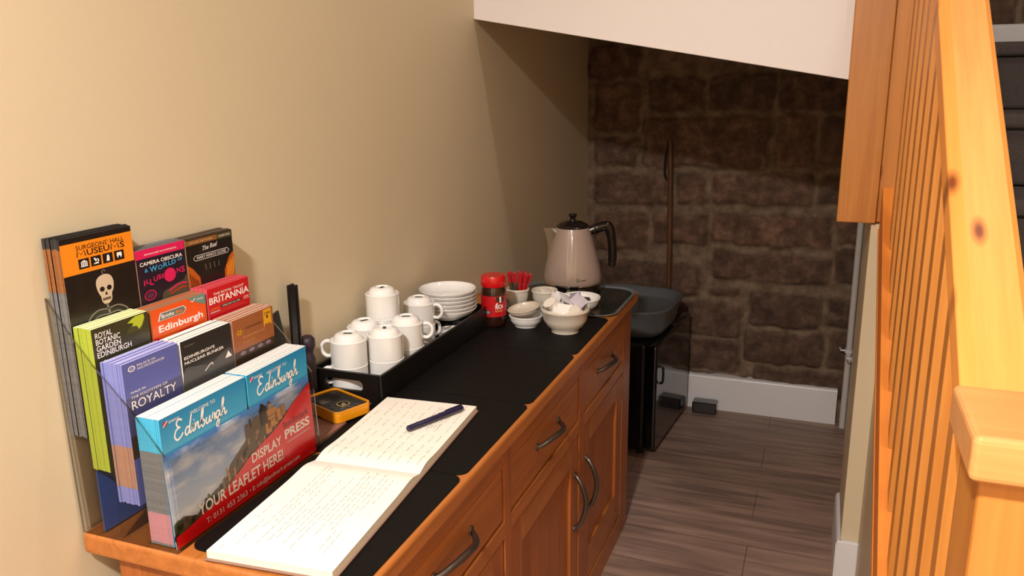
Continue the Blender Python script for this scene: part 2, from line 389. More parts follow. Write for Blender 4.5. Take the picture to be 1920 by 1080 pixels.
# handrail: rounded-top profile swept along the slope
TH = math.atan(SL); CT = math.cos(TH)
def sloped(b, name, z_at, y_ref, bev):
    """parts built flat along y about (y_ref, 0), then tilted to the pitch of the stairs"""
    o = b.obj(name, bevel=bev); o.rotation_euler = (TH, 0, 0); o.location = V((0, y_ref, z_at))-stair.location; o.parent = stair; return o
def bar(prof, l0, l1, mt):
    b = B(); k = len(prof)
    for l in (l0, l1): b.v += [(x, l, z*CT) for x, z in prof]
    b.face(range(0, k), mt); b.face(range(2*k-1, k-1, -1), mt)
    for j in range(k): b.face((j, k+j, k+(j+1) % k, (j+1) % k), mt)
    return b
yr = -.90; la, lb = (-1.66-yr)/CT, (-.125-yr)/CT
hr = sloped(bar([(XL, -.055), (XL+.012, -.07), (XR-.012, -.07), (XR, -.055), (XR, -.008), (XR-.008, 0), (XL+.015, 0), (XL, -.008)], la, lb, M_PINE), 'handrail', zr_(yr), yr, .002)
M_STR = wood('pine_string', '#E88C34', '#D07424', 'y', .8, .8, False, 0)
sloped(bar([(XL, -.10), (XL+.05, -.10), (XL+.05, 0), (XL, 0)], la, lb, M_STR), 'string_board', zs_(yr), yr, .002)
sloped(bar([(XL-.002, -.118), (XL+.028, -.118), (XL+.028, -.1005), (XL-.002, -.1005)], la, lb, M_STR), 'moulding', zs_(yr), yr, .003)
for i in range(12):
    yc = -1.545+i*.112
    b = B(); M = None
    b.v = [(x, y, z) for (dz, zf) in ((0, zs_), (-.068, zr_)) for y in (yc-.018, yc+.018) for x in (1.126, 1.162) for z in (zf(y)+dz,)]
    for q in ((0, 2, 3, 1), (4, 5, 7, 6), (0, 1, 5, 4), (1, 3, 7, 5), (3, 2, 6, 7), (2, 0, 4, 6)): b.face(q, M_PINEZ)
    local(b.obj('spindle', bevel=.002), stair)
b = B(); b.box(1.103, 1.197, -1.735, -1.64, 0, 1.115, M_PINEZ); np_ = local(b.obj('newel_post', bevel=.004), stair)
b = B(); b.prism(rrect(1.091, 1.212, -1.757, -1.632, .006, 3), XY, 1.113, 1.152, M_PINEX)
cp = b.obj('newel_cap', bevel=.010, bseg=3); cp.parent = np_
b = B(); b.box(1.100, 1.197, -.150, -.055, 1.062, 2.35, M_PINEZ); local(b.obj('drop_newel', bevel=.003), stair)
b = B(); b.box(1.006, 1.099, -.172, -.146, 1.062, 2.35, M_PINEZ); local(b.obj('apron_board', bevel=.003), stair)

# pipes in the recess
for x, y, lab in ((1.118, 1.035, 'front white heating pipe nearest the stone wall with a clip'), (1.139, .93, 'rear white heating pipe half hidden behind the cream wall end')):
    t = thing('heating_pipe', lab, 'pipe', (x, y, 0), 0)
    b = B(); b.tube([(0, 0, 0), (0, 0, 1.40)], .0125, mat('pipe_paint', '#CFC8C4', .35), 14); b.obj('pipe', t, 40)
    b = B(); b.tube([(0, 0, .33), (0, 0, .345)], .0165, M_SKIRT, 14)
    b.tube([(-.012, 0, .338), (-.03, .0, .338), (-.034, .03, .338)], .004, M_SKIRT, 8); b.obj('pipe_clip', t, 40)
b = B()
b.tube(catmull([(.372, 1.066, 0), (.368, 1.063, .5), (.358, 1.058, 1.0), (.352, 1.055, 1.18)], 5), .011, wood('old_pole', '#6E4526', '#4A2C16', 'z', .6), 10)
po = b.obj('wooden_pole', smooth=40); tag(po, 'slim brown wooden pole leaning against the dark stone wall', 'pole')
b = B(); b.tube(catmull([(.352, 1.05, 1.18), (.338, 1.045, 1.12), (.334, 1.045, 1.05), (.341, 1.048, 1.02)], 5), .004, M_BLACK, 8)
lp = b.obj('hanging_loop', po, 40); lp['label'] = 'dark cord loop'

# ------------------------------------------------------------------ sideboard
H = .79; D = .456; SY0, SY1 = -1.656, 0.0
sb = thing('sideboard', 'long oak sideboard with three drawers and panelled doors along the cream wall', 'sideboard', (.22, -.83, 0))
FX = .438
b = B(); b.box(-.012, D, SY0, SY1, .757, H, M_OAK); local(b.obj('top', bevel=.006, bseg=3), sb)
b = B()
b.box(.03, FX-.022, -1.635, -1.615, 0, .757, M_OAKZ); b.box(.03, FX-.022, -.035, -.015, 0, .757, M_OAKZ)
b.box(.03, .04, -1.615, -.035, .05, .757, M_OAKZ); b.box(.04, FX-.022, -1.615, -.035, .05, .07, M_OAK)
for ya in (-1.09, -.563): b.box(.04, FX-.022, ya-.01, ya+.01, .07, .757, M_OAKZ)
local(b.obj('carcass', bevel=.002), sb)
# face frame: stiles, rails, plinth
b = B()
stiles = [(-1.635, -1.60), (-1.105, -1.068), (-.586, -.540), (-.110, -.015)]
for a, c in stiles: b.box(FX-.022, FX, a, c, 0 if a in (-1.635, -.110) else .06, .757, M_OAKZ)
bays = [(-1.60, -1.105), (-1.068, -.586), (-.540, -.110)]
for a, c in bays:
    b.box(FX-.022, FX, a, c, .712, .757, M_OAK); b.box(FX-.022, FX, a, c, .560, .594, M_OAK); b.box(FX-.022, FX, a, c, .0, .075, M_OAK)
local(b.obj('face_frame', bevel=.0015), sb)
def bow_handle(vertical):
    P = [(-.074, 0, 0), (-.068, .010, .001), (-.045, .022, .006), (0, .030, .006), (.045, .024, -.005), (.068, .012, -.004), (.076, 0, 0)]
    pts = catmull([(h, s, a) if not vertical else (h, a, s) for s, h, a in P], 6)
    n = len(pts); rad = [.0042+.0025*math.sin(math.pi*k/(n-1)) for k in range(n)]
    b = B(); b.tube(pts, rad, M_PEWTER, 10)
    for s in (-.075, .076):
        q = (0, s, 0) if not vertical else (0, 0, s)
        b.tube([(0, q[1], q[2]), (.004, q[1], q[2])], .008, M_PEWTER, 12)
    return b
HM, VM = bow_handle(False).mesh('handle'), bow_handle(True).mesh('handle')
for me in (HM, VM): me.polygons.foreach_set('use_smooth', [True]*len(me.polygons))
def put_handle(me, parent, loc):
    o = bpy.data.objects.new('handle', me); COL.objects.link(o); o.parent = parent; o.location = V(loc); o['label'] = 'curved pewter handle'; return o
for (a, c), hy in zip(bays, (-1.337, -.830, -.330)):
    b = B(); b.box(FX-.02, FX-.003, a+.004, c-.004, .598, .708, M_OAK); b.box(.06, FX-.02, a+.02, c-.02, .60, .70, M_OAK)
    d = local(b.obj('drawer', bevel=.003), sb); put_handle(HM, d, (FX-.004, hy, .664))
for (a, c), hy in zip(bays, (-1.14, -.619, -.514)):
    a += .004; c -= .004; z0, z1 = .079, .556; sw = .062; b = B()
    b.box(FX-.02, FX-.002, a, a+sw, z0, z1, M_OAKZ); b.box(FX-.02, FX-.002, c-sw, c, z0, z1, M_OAKZ)
    b.box(FX-.02, FX-.002, a+sw, c-sw, z1-sw, z1, M_OAK); b.box(FX-.02, FX-.002, a+sw, c-sw, z0, z0+.10, M_OAK)
    d = local(b.obj('door', bevel=.003), sb)
    b = B(); b.box(FX-.016, FX-.010, a+sw, c-sw, z0+.10, z1-sw, M_OAKZ); p = b.obj('panel', d)
    put_handle(VM, d, (FX-.003, hy, .385))

# placemats
mm0 = B().prism(rrect(.1658, .447, -.1625, .1625, .02), XY, 0, .0022, M_BLACKMAT).mesh('placemat')
mm = B().prism(rrect(.140, .447, -.1625, .1625, .02), XY, 0, .0022, M_BLACKMAT).mesh('placemat')
MATLAB = ['black placemat at the near end of the sideboard beside the leaflet stand', 'second black placemat from the near end, under the far half of the guest book', 'third black placemat from the near end, beside the cup tray', 'black placemat at the far end of the sideboard, under the red-lidded jar and bowls']
for k, l in enumerate(MATLAB):
    o = bpy.data.objects.new('placemat', mm if k else mm0); COL.objects.link(o); o.location = (0, -1.472+.327*k, H); tag(o, l, 'placemat', 'black placemats along the sideboard')
ZM = H+.0024

# ------------------------------------------------------------------ leaflet stand (acrylic)
AC = clear('clear_acrylic', (.955, .95, .945, 1), .06, .99); ACE = clear('acrylic_edge', (.58, .54, .50, 1), .12, .75)
st = thing('leaflet_stand', 'clear acrylic four-tier leaflet stand at the near end of the sideboard', 'leaflet stand', (.08, -1.477, H))
PROF = [(-.0115, H), (.164, H), (.158, .939), (.108, 1.0), (.052, 1.056), (.017, 1.098), (-.0165, 1.144)]
XZs = lambda a, c, h: (a, h, c)
for ya in (-1.652, -1.303):
    b = B(); b.prism(PROF, XZs, ya, ya+.003, AC, ACE); local(b.obj('side_panel'), st)
def plate(name, x0, x1, z0, z1, xa=None):
    b = B(); i = 0
    b.box(x0, x1, -1.649, -1.303, z0, z1, AC); b.mi = [b.m(ACE) if k in (0, 1) else b.m(AC) for k in range(6)]; return local(b.obj(name), st)
b = B(); b.prism([(-.0115, H+.003), (-.0100, H+.003), (-.0150, 1.144), (-.0165, 1.144)], XZs, -1.649, -1.303, AC, ACE); b.mi = [b.m(AC)]*2+[b.m(AC), b.m(AC), b.m(ACE), b.m(AC)]; local(b.obj('back_panel'), st)
plate('divider', .0195, .0210, H+.003, 1.09); plate('divider', .0585, .0600, H+.003, 1.048); plate('divider', .1075, .1090, H+.003, .98)
b = B(); b.prism([(.1620, H+.003), (.1645, H+.003), (.1590, .939), (.1565, .939)], XZs, -1.649, -1.303, AC, ACE); b.mi = [b.m(AC)]*2+[b.m(AC)]*3+[b.m(AC)]
local(b.obj('front_panel'), st)
b = B(); b.box(-.0115, .1640, -1.649, -1.303, H, H+.003, AC); local(b.obj('base_panel'), st)
for x0, x1, z in ((-.0118, .0195, .940), (.0210, .0585, .893), (.0600, .1075, .848)):
    b = B(); b.box(x0, x1, -1.649, -1.303, z-.003, z, AC); local(b.obj('shelf'), st)

# ------------------------------------------------------------------ leaflets
def sheet_mesh(name, w_, h, t, cover, edge, top, bands=None):
    """a folded leaflet: origin bottom centre, thickness along x (front face at +t/2), width along y; bands colour its edges by height"""
    b = B(); cuts = [0]+[f for f, _ in bands]+[1] if bands else [0, 1]; ms = [edge]+[m for _, m in bands] if bands else [edge]
    for k in range(len(cuts)-1):
        z0, z1 = cuts[k]*h, cuts[k+1]*h; i = len(b.v)
        b.v += [(x, y, z) for z in (z0, z1) for y in (-w_/2, w_/2) for x in (-t/2, t/2)]
        e = ms[k]
        b.face([i+j for j in (0, 1, 5, 4)], e); b.face([i+j for j in (3, 2, 6, 7)], e); b.face([i+j for j in (1, 3, 7, 5)], cover); b.face([i+j for j in (2, 0, 4, 6)], cover)
        if k == 0: b.face([i+j for j in (0, 2, 3, 1)], e)
        if k == len(cuts)-2: b.face([i+j for j in (4, 5, 7, 6)], top)
    return b.mesh(name)
def stack(name, y0, y1, xb, xf, z0, h, n, cover, edge, top, flabel, blabel, cat, group, bands=None, jit=.0015, gap=None):
    w_ = y1-y0-.002; pitch = (xf-xb)/n; t = pitch*.97; me = sheet_mesh(name, w_, h, t, cover, edge, top, bands)
    front = None
    for k in range(n):
        o = bpy.data.objects.new(name, me); COL.objects.link(o)
        x = xf-pitch*(k+.5)
        if gap and k >= gap[0]: x -= gap[1]
        o.location = (x, (y0+y1)/2+(random.uniform(-jit, jit)*.6 if k else 0), z0+(random.uniform(0, jit)*1.2 if k else 0))
        tag(o, flabel if k == 0 else blabel, cat, group)
        if k == 0: front = o
    front['half_w'] = w_/2
    del front['half_w']
    return front, w_, h, t
KS = .66
def face_fn(w_, t, layer=1, hh=None): return lambda u, v: (t/2+.00025*layer, u-w_/2, v if hh is None else hh-(hh-v)*KS)

C = lambda n, c, r=.35: mat(n, c, r, coat=.25)
BLK, ORG, WHT = C('print_black', '#141312'), C('print_orange', '#F08A1C'), C('print_white', '#F4EFEA')
PNK, BLU, LIME = C('print_pink', '#D81E5B'), C('print_sky_blue', '#3C9CCF'), C('print_lime', '#B9C531')
RED, OR2, TEAL = C('print_red', '#C8141E'), C('print_bright_orange', '#E8571C'), C('print_grey_teal', '#6F8E86')
PUR, PURL, BRN = C('print_violet_blue', '#5A62A6'), C('print_pale_violet', '#8C92CE'), C('print_brown', '#9A5A32')
BLUE, GOLD, BONE, GREYP = C('print_blue', '#2E9CC6'), C('print_gold', '#E0A020'), C('print_bone', '#CDB9A0'), C('print_grey', '#7A746E')
DKBRN, DGRN, CASTL = C('print_dark_brown', '#3A2A1C'), C('print_dark_olive', '#3E4024'), C('print_castle_stone', '#B98652')
EDGEG = mat('grey_page_edges', '#6C6A6A', .8, var=.55, vscale=400); EDGEW = mat('white_page_edges', '#E9E2DC', .8, var=.12, vscale=300)
EDGEP = mat('violet_page_edges', '#767CBA', .7, var=.15, vscale=300); EDGEO = mat('peach_page_edges', '#A07860', .7, var=.2, vscale=300); EDGEB = mat('blue_page_edges', '#3FA6CC', .7, var=.2, vscale=300)
EDGEK = mat('pink_page_edges', '#B97C84', .7, var=.2, vscale=300); EDGEBR = mat('brown_page_edges', '#A9806A', .7, var=.2, vscale=300); EDGER = mat('rose_page_edges', '#C9505A', .7, var=.15, vscale=300)
EDGEOR = mat('orange_page_edges', '#8A5428', .7, var=.3, vscale=300); EDGEBK = mat('black_page_edges', '#2A2827', .7, var=.4, vscale=300); EDGEL = mat('lime_page_edges', '#98A630', .7, var=.08, vscale=200)

# tier 1 ---------------------------------------------------------------
f, w_, h, t = stack('leaflet', -1.648, -1.523, -.0112, .0192, .941, .285, 14, BLK, EDGEG, EDGEBK, 'black and orange museums leaflet with a skull, front of its stack in the top tier',
    'black leaflet with grey edges stacked behind the skull leaflet', 'leaflet', 'black museum leaflets in the top tier', bands=[(.74, EDGEOR), (.95, EDGEBK)], gap=(7, .001))
F = face_fn(w_, t, 1, h); F2 = face_fn(w_, t, 2, h); F3 = face_fn(w_, t, 3, h); T = h
b = B(); rect(b, 0, w_, T-.078, T-.012, ORG, F); b.obj('orange_band', f)
b = B(); text(b, "SURGEONS' HALL", w_*.2, T-.0285, .0095, BLK, F2, .083, bold=0)
MST = [(.0, 0), (.10, 1), (.5, .25), (.90, 1), (1, 0)]
for q_, uu, wd in (('USEU', .0172, .0390), ('S', .0752, .0078)): text(b, q_, w_*.2+uu, T-.0425, .0125, BLK, F2, wd, bold=.01)
for uu in (.0006, .0588): stroke(b, [(w_*.2+uu+a*.0138, T-.0425+c*.0125) for a, c in MST], .0017, BLK, F2, smooth=False)
b.obj('title_lettering', f)
b = B()
for k in range(4): rect(b, .026+k*.0205, .026+k*.0205+.0175, T-.0690, T-.0480, BLK, F2)
for k in range(4):
    u0 = .026+k*.0205; vv = T-.067
    if k == 0:
        rect(b, u0+.003, u0+.0145, vv+.002, vv+.004, WHT, F3); b.poly([F3(u0+.003, vv+.012), F3(u0+.0145, vv+.012), F3(u0+.009, vv+.016)], WHT)
        for j in range(4): rect(b, u0+.0038+j*.0029, u0+.0055+j*.0029, vv+.0045, vv+.0115, WHT, F3)
    if k == 1:
        stroke(b, [(u0+.006, vv+.015), (u0+.009, vv+.008)], .003, WHT, F3, smooth=False); stroke(b, [(u0+.010, vv+.013), (u0+.013, vv+.009), (u0+.011, vv+.005), (u0+.006, vv+.004)], .0017, WHT, F3); rect(b, u0+.004, u0+.013, vv+.002, vv+.0035, WHT, F3)
    if k == 2: b.poly([F3(u0+.006, vv+.002), F3(u0+.0115, vv+.002), F3(u0+.0115, vv+.012), F3(u0+.0095, vv+.016), F3(u0+.0075, vv+.014)], WHT)
    if k == 3: b.poly([F3(u0+.0045, vv+.015), F3(u0+.013, vv+.015), F3(u0+.0135, vv+.009), F3(u0+.0115, vv+.002), F3(u0+.0095, vv+.008), F3(u0+.0075, vv+.008), F3(u0+.006, vv+.002), F3(u0+.004, vv+.009)], WHT)
b.obj('museum_icons', f)
b = B(); cx, cy = w_*.53, T-.122
sk = [(-.0125, -.006), (-.0155, .006), (-.014, .016), (-.007, .0215), (.003, .0225), (.0115, .018), (.015, .008), (.0135, -.004), (.010, -.010), (.009, -.020), (.003, -.0255), (-.004, -.0255), (-.0085, -.020), (-.0095, -.012)]
b.poly([F(cx+p.x, cy+p.y*1.35) for p in catmull([(x, y, 0) for x, y in sk], 3, True)], BONE)
for s in (-1, 1): ell(b, cx+s*.0062, cy-.0005, .0042, .0055, BLK, F2)
b.poly([F2(cx-.0024, cy-.0145), F2(cx+.0026, cy-.0145), F2(cx, cy-.0065)], BLK)
for k in range(7): rect(b, cx-.0072+k*.0021, cx-.0058+k*.0021, cy-.0265, cy-.0205, BLK, F2)
stroke(b, [(cx-.001, cy+.0300), (cx-.003, cy+.037), (cx+.0005, cy+.0405), (cx+.003, cy+.036)], .0014, GREYP, F)
stroke(b, [(cx-.001, cy-.034), (cx+.002, cy-.056)], .0035, GREYP, F, smooth=False)
for s in (-1, 1):
    for k in range(3): stroke(b, [(cx, cy-.046-k*.012), (cx+s*.018, cy-.044-k*.013), (cx+s*.033, cy-.056-k*.014), (cx+s*.036, cy-.070-k*.014)], .0028, GREYP, F)
b.obj('skeleton_picture', f)

f, w_, h, t = stack('leaflet', -1.5225, -1.4205, -.0112, .0192, .941, .245, 9, C('print_deep_violet', '#1E1626'), EDGEBR, EDGEG, 'dark leaflet with pink header and multicoloured illusions lettering, front of the top-tier middle stack',
    'leaflet stacked behind the pink-headed illusions leaflet', 'leaflet', 'pink-headed leaflets in the middle of the top tier', bands=[(.93, C('pink_edges', '#C04A78'))])
F = face_fn(w_, t, 1, h); F2 = face_fn(w_, t, 2, h); T = h
b = B(); rect(b, 0, w_, T-.021, T, PNK, F); b.obj('pink_header', f)
b = B(); text(b, "BRITAIN'S BEST FUN EXPERIENCE", w_*.5, T-.0145, .0036, WHT, F2, w_*.66, 'c', 0, .005); text(b, 'CAMERA OBSCURA', w_*.5, T-.0375, .0085, WHT, F, w_*.88, 'c', 0, .016); b.obj('title_lettering', f)
b = B()
for s, u, v, c, wd in (('&', .014, T-.053, .008, .007), ('W', .024, T-.055, .013, .016), ('O', .041, T-.0545, .010, .010), ('R', .0525, T-.052, .011, .009), ('L', .063, T-.051, .010, .006), ('D', .070, T-.0505, .010, .009), ('OF', .083, T-.046, .006, .010)):
    text(b, s, u, v, c, BLU, F, wd, bold=.025)
b.obj('blue_lettering', f)
b = B(); ell(b, .064, T-.074, .0125, .0165, PNK, F, 24)
for s, u, v, c, wd in (('I', .010, T-.083, .012, .0025), ('L', .015, T-.080, .011, .006), ('L', .022, T-.085, .014, .007), ('U', .030, T-.079, .011, .008), ('S', .039, T-.077, .011, .007), ('I', .0475, T-.0765, .010, .0025), ('N', .079, T-.074, .011, .008), ('S', .0885, T-.076, .014, .008)):
    text(b, s, u, v, c, PNK, F, wd, bold=.022)
b.obj('pink_lettering', f)
b = B(); b.poly([F(p.x, p.y) for p in catmull([(.035, .0, 0), (.042, T-.125, 0), (.062, T-.104, 0), (.09, T-.096, 0), (w_, T-.094, 0), (w_, 0, 0)], 4)], C('print_mossy', '#4C4A38'))
stroke(b, [(.058, T-.112), (.08, T-.102), (w_-.002, T-.104)], .004, PNK, F2); stroke(b, [(.06, T-.12), (.085, T-.112), (w_-.002, T-.114)], .005, C('print_rust', '#9A3B22'), F2)
n = 24; stroke(b, [(.020+.011*math.cos(2*math.pi*k/n), T-.108+.011*math.sin(2*math.pi*k/n)) for k in range(n+1)], .002, PNK, F2, smooth=False); ell(b, .020, T-.108, .0075, .0075, C('print_dim_violet', '#5A2A48'), F2)
b.obj('picture', f)

f, w_, h, t = stack('leaflet', -1.4195, -1.306, -.0112, .0192, .941, .243, 12, BLK, EDGEBR, C('print_dim_brown', '#5A4636'), 'black leaflet with brown header and fiery street picture, front of the top-tier right stack',
    'leaflet stacked behind the brown-headed close leaflet', 'leaflet', 'brown-headed leaflets at the right of the top tier')
F = face_fn(w_, t, 1, h); F2 = face_fn(w_, t, 2, h); T = h; FIRE = C('print_fire', '#B85A1A'); FIRE2 = C('print_flame', '#E8912A')
b = B(); rect(b, 0, w_, T-.016, T-.003, C('print_tan', '#8A5A2C'), F); rect(b, w_*.66, w_, T-.0165, T-.003, C('print_green_brown', '#4C4A2C'), F2); text(b, 'EXPLORE THE STORIES', .008, T-.0118, .004, C('print_cream', '#E2C89A'), F2, .055, bold=0); text(b, 'GUIDED TOUR', .078, T-.0118, .0042, WHT, face_fn(w_, t, 3, h), .028, bold=.004); b.obj('header_band', f)
b = B(); text(b, 'The Real', w_*.5, T-.036, .0115, WHT, F, .036, 'c', .35, 0, .12); text(b, "MARY KING'S CLOSE", w_*.52, T-.0535, .0064, WHT, F, .070, 'c', 0, .006)
n = [(-.043, 0), (-.039, .0062), (.039, .0062), (.043, 0), (.039, -.0062), (-.039, -.0062), (-.043, 0)]; stroke(b, [(w_*.52+x, T-.0505+y) for x, y in n], .0011, WHT, F, smooth=False); b.obj('title_lettering', f)
b = B(); b.poly([F(0, 0), F(.030, 0), F(.026, T-.10), F(.012, T-.075), F(0, T-.062)], FIRE); b.poly([F(w_, 0), F(w_-.03, 0), F(w_-.026, T-.10), F(w_-.012, T-.068), F(w_, T-.056)], FIRE)
for k in range(5): stroke(b, [(w_-.021+k*.004, T-.118), (w_-.018+k*.004, T-.098+.004*k), (w_-.020+k*.004, T-.088+.004*k)], .0028, FIRE2, F2)
for k in range(5): stroke(b, [(.004+k*.004, T-.13), (.005+k*.004, T-.11-.002*k), (.003+k*.004, T-.085-.005*k)], .0022, C('print_ember', '#6E3210'), F2)
for k in range(4): stroke(b, [(.04+k*.011, T-.070), (.042+k*.01, T-.085)], .0022, C('print_ash', '#6A5A48'), F2, smooth=False)
b.obj('picture', f)

# tier 2 ---------------------------------------------------------------
f, w_, h, t = stack('leaflet', -1.648, -1.545, .0215, .0540, .8935, .211, 7, C('print_dark_leaf', '#39381F'), EDGEL, mat('pale_lime_edges', '#E6E6A8', .7, var=.1, vscale=200), 'lime green and dark botanic garden leaflet, front of its stack in the second tier',
    'thick lime green leaflet stacked behind the botanic garden leaflet', 'leaflet', 'lime green leaflets in the second tier', jit=.001)
F = face_fn(w_, t, 1, h); F2 = face_fn(w_, t, 2, h); T = h
b = B()
for k in range(7): stroke(b, [(.06+.004*k, T-.035), (.07+.004*k, T-.02), (.085+.001*k, T-.008-.002*k)], .002, C('print_olive', '#5C5A30'), F)
b.poly([F2(.062, T-.012), F2(.070, T-.006), F2(.078, T-.002), F2(.093, T-.002), F2(.094, T-.012), F2(.088, T-.026), F2(.082, T-.033), F2(.079, T-.024), F2(.070, T-.022), F2(.073, T-.016)], LIME)
b.obj('leaf_picture', f)
b = B()
for k, s in enumerate(('ROYAL', 'BOTANIC', 'GARDEN', 'EDINBURGH')): text(b, s, .005, T-.022-k*.0140, .0118, WHT, face_fn(w_, t, 3, h), (.029, .042, .042, .060)[k], bold=.014)
text(b, '&', .013, T-.080, .008, WHT, F2, .008); b.obj('title_lettering', f)

f, w_, h, t = stack('leaflet', -1.541, -1.424, .0215, .0540, .8935, .209, 6, OR2, EDGEOR, C('mixed_edges', '#A07858'), 'bright orange bus leaflet with a grey-green corner, front of the second-tier middle stack',
    'orange leaflet stacked behind the bus leaflet', 'leaflet', 'orange bus leaflets in the second tier')
F = face_fn(w_, t, 1, h); F2 = face_fn(w_, t, 2, h); F3 = face_fn(w_, t, 3, h); T = h
b = B(); b.poly([F(.075, T), F(w_, T), F(w_, T-.026), F(w_-.012, T-.022)], TEAL); stroke(b, [(.082, T-.008), (.086, T-.012), (.092, T-.005)], .002, WHT, F2, smooth=False); text(b, 'TOURS', .095, T-.012, .005, WHT, F2, .015); b.obj('green_corner', f)
b = B(); b.poly([F(.012, T-.030), F(.018, T-.012), F(.066, T-.012), F(.072, T-.020), F(.066, T-.030)], WHT); b.poly([F2(.0145, T-.0288), F2(.0195, T-.0134), F2(.065, T-.0134), F2(.0700, T-.020), F2(.065, T-.0288)], C('print_steel', '#6E746E'))
text(b, 'Bright', .0195, T-.0255, .0088, WHT, F3, .026, bold=.02); text(b, 'Bus', .049, T-.0252, .0070, ORG, F3, .015, bold=.015); b.obj('badge', f)
b = B(); text(b, 'Edinburgh', .012, T-.0560, .0155, WHT, F, .094, bold=.022); b.obj('title_lettering', f)
b = B(); stroke(b, [(0, T-.068), (.03, T-.075), (.07, T-.070), (w_, T-.078)], .006, RED, F); text(b, 'HOP ON HOP OFF', .02, T-.067, .004, ORG, F2, .05); b.obj('red_swoosh', f)

f, w_, h, t = stack('leaflet', -1.421, -1.317, .0215, .0540, .8935, .212, 9, RED, EDGER, EDGER, 'red royal yacht leaflet with white capitals, front of the second-tier right stack',
    'red leaflet stacked behind the yacht leaflet', 'leaflet', 'red yacht leaflets in the second tier')
F = face_fn(w_, t, 1, h); F2 = face_fn(w_, t, 2, h); T = h
b = B(); text(b, 'THE ROYAL YACHT', .014, T-.0195, .0060, WHT, F, .076, bold=.012); text(b, 'BRITANNIA', .003, T-.0395, .0165, WHT, F, .098, bold=.022); b.obj('title_lettering', f)
b = B(); rect(b, .030, .080, T-.0555, T-.0485, DKBRN, F); text(b, 'OPEN DAILY ALL YEAR', .033, T-.0538, .0036, WHT, F2, .044, bold=.003); text(b, 'THE BEST', .086, T-.050, .003, WHT, F, .014); text(b, 'ATTRACTION', .086, T-.055, .003, WHT, F, .014); text(b, 'LEITH', .004, T-.055, .0045, ORG, F, .02); text(b, 'EDINBURGH', .004, T-.062, .0035, WHT, F, .022); b.obj('small_lettering', f)

# blue sheet that shows below the lime leaflets
b = B(); b.box(.0230, .0245, -1.645, -1.56, H+.0035, .889, C('print_royal_blue', '#2C4A8C')); tag(b.obj('blue_card'), 'plain blue card low in the stand below the lime green leaflets', 'card')

# tier 3 ---------------------------------------------------------------
f, w_, h, t = stack('leaflet', -1.646, -1.540, .0605, .0985, .8485, .210, 9, PUR, EDGEP, mat('lilac_top_edges', '#A9A6D6', .7, var=.2, vscale=300), 'violet-blue palace and royalty leaflet, front of its stack in the third tier',
    'violet-edged leaflet stacked behind the palace leaflet', 'leaflet', 'violet palace leaflets in the third tier', bands=[(.0, EDGEBK), (.12, EDGEO), (.42, EDGEP)][1:])
F = face_fn(w_, t, 1, h); F2 = face_fn(w_, t, 2, h); T = h
b = B(); rect(b, 0, w_, 0, T-.075, C('print_dusk', '#4A4A78'), F); rect(b, .0, w_, 0, .05, DKBRN, F2); rect(b, .01, w_*.8, .04, .09, C('print_palace', '#A07858'), face_fn(w_, t, 3, h)); b.obj('palace_picture', f)
b = B(); n = 18; stroke(b, [(.016+.0055*math.cos(2*math.pi*k/n), T-.0155+.0055*math.sin(2*math.pi*k/n)) for k in range(n+1)], .0018, WHT, F, smooth=False); ell(b, .016, T-.0155, .003, .0035, PURL, F)
text(b, 'PALACE OF', .026, T-.0150, .0050, WHT, F, .034, bold=.002); text(b, 'HOLYROODHOUSE', .026, T-.0225, .0050, WHT, F, .050, bold=.002); b.obj('palace_crest', f)
b = B(); F4 = face_fn(w_, t, 4, h); text(b, 'WALK IN', .008, T-.068, .0050, WHT, F4, .027, bold=.002); text(b, 'THE FOOTSTEPS OF', .008, T-.079, .0050, WHT, F4, .068, bold=.002); text(b, 'ROYALTY', .008, T-.103, .0190, WHT, F4, .084, bold=0); b.obj('title_lettering', f)

f, w_, h, t = stack('leaflet', -1.537, -1.425, .0618, .0985, .8485, .209, 5, C('print_charcoal', '#23211F'), EDGEW, EDGEW, 'charcoal bunker leaflet with small white capitals, front of the third-tier middle stack',
    'white-edged leaflet stacked behind the bunker leaflet', 'leaflet', 'charcoal bunker leaflets in the third tier', gap=(3, .001))
F = face_fn(w_, t, 1, h); T = h
b = B(); text(b, "EDINBURGH'S", .005, T-.0445, .0068, WHT, F, .066, bold=.016); text(b, 'NUCLEAR BUNKER', .005, T-.0560, .0068, WHT, F, .086, bold=.016); text(b, 'SECRET', .008, T-.016, .003, GREYP, F, .022); b.obj('title_lettering', f)
b = B(); b.poly([F(p.x, p.y) for p in catmull([(0, 0, 0), (0, T-.075, 0), (.03, T-.07, 0), (.06, T-.078, 0), (w_, T-.066, 0), (w_, 0, 0)], 4)], C('print_slate', '#4A4846')); b.poly([face_fn(w_, t, 2, h)(.092, T-.082), face_fn(w_, t, 2, h)(.108, T-.082), face_fn(w_, t, 2, h)(.100, T-.066)], WHT); stroke(b, [(.045, T-.09), (.06, T-.077), (.063, T-.083)], .002, WHT, face_fn(w_, t, 2, h)); b.obj('picture', f)

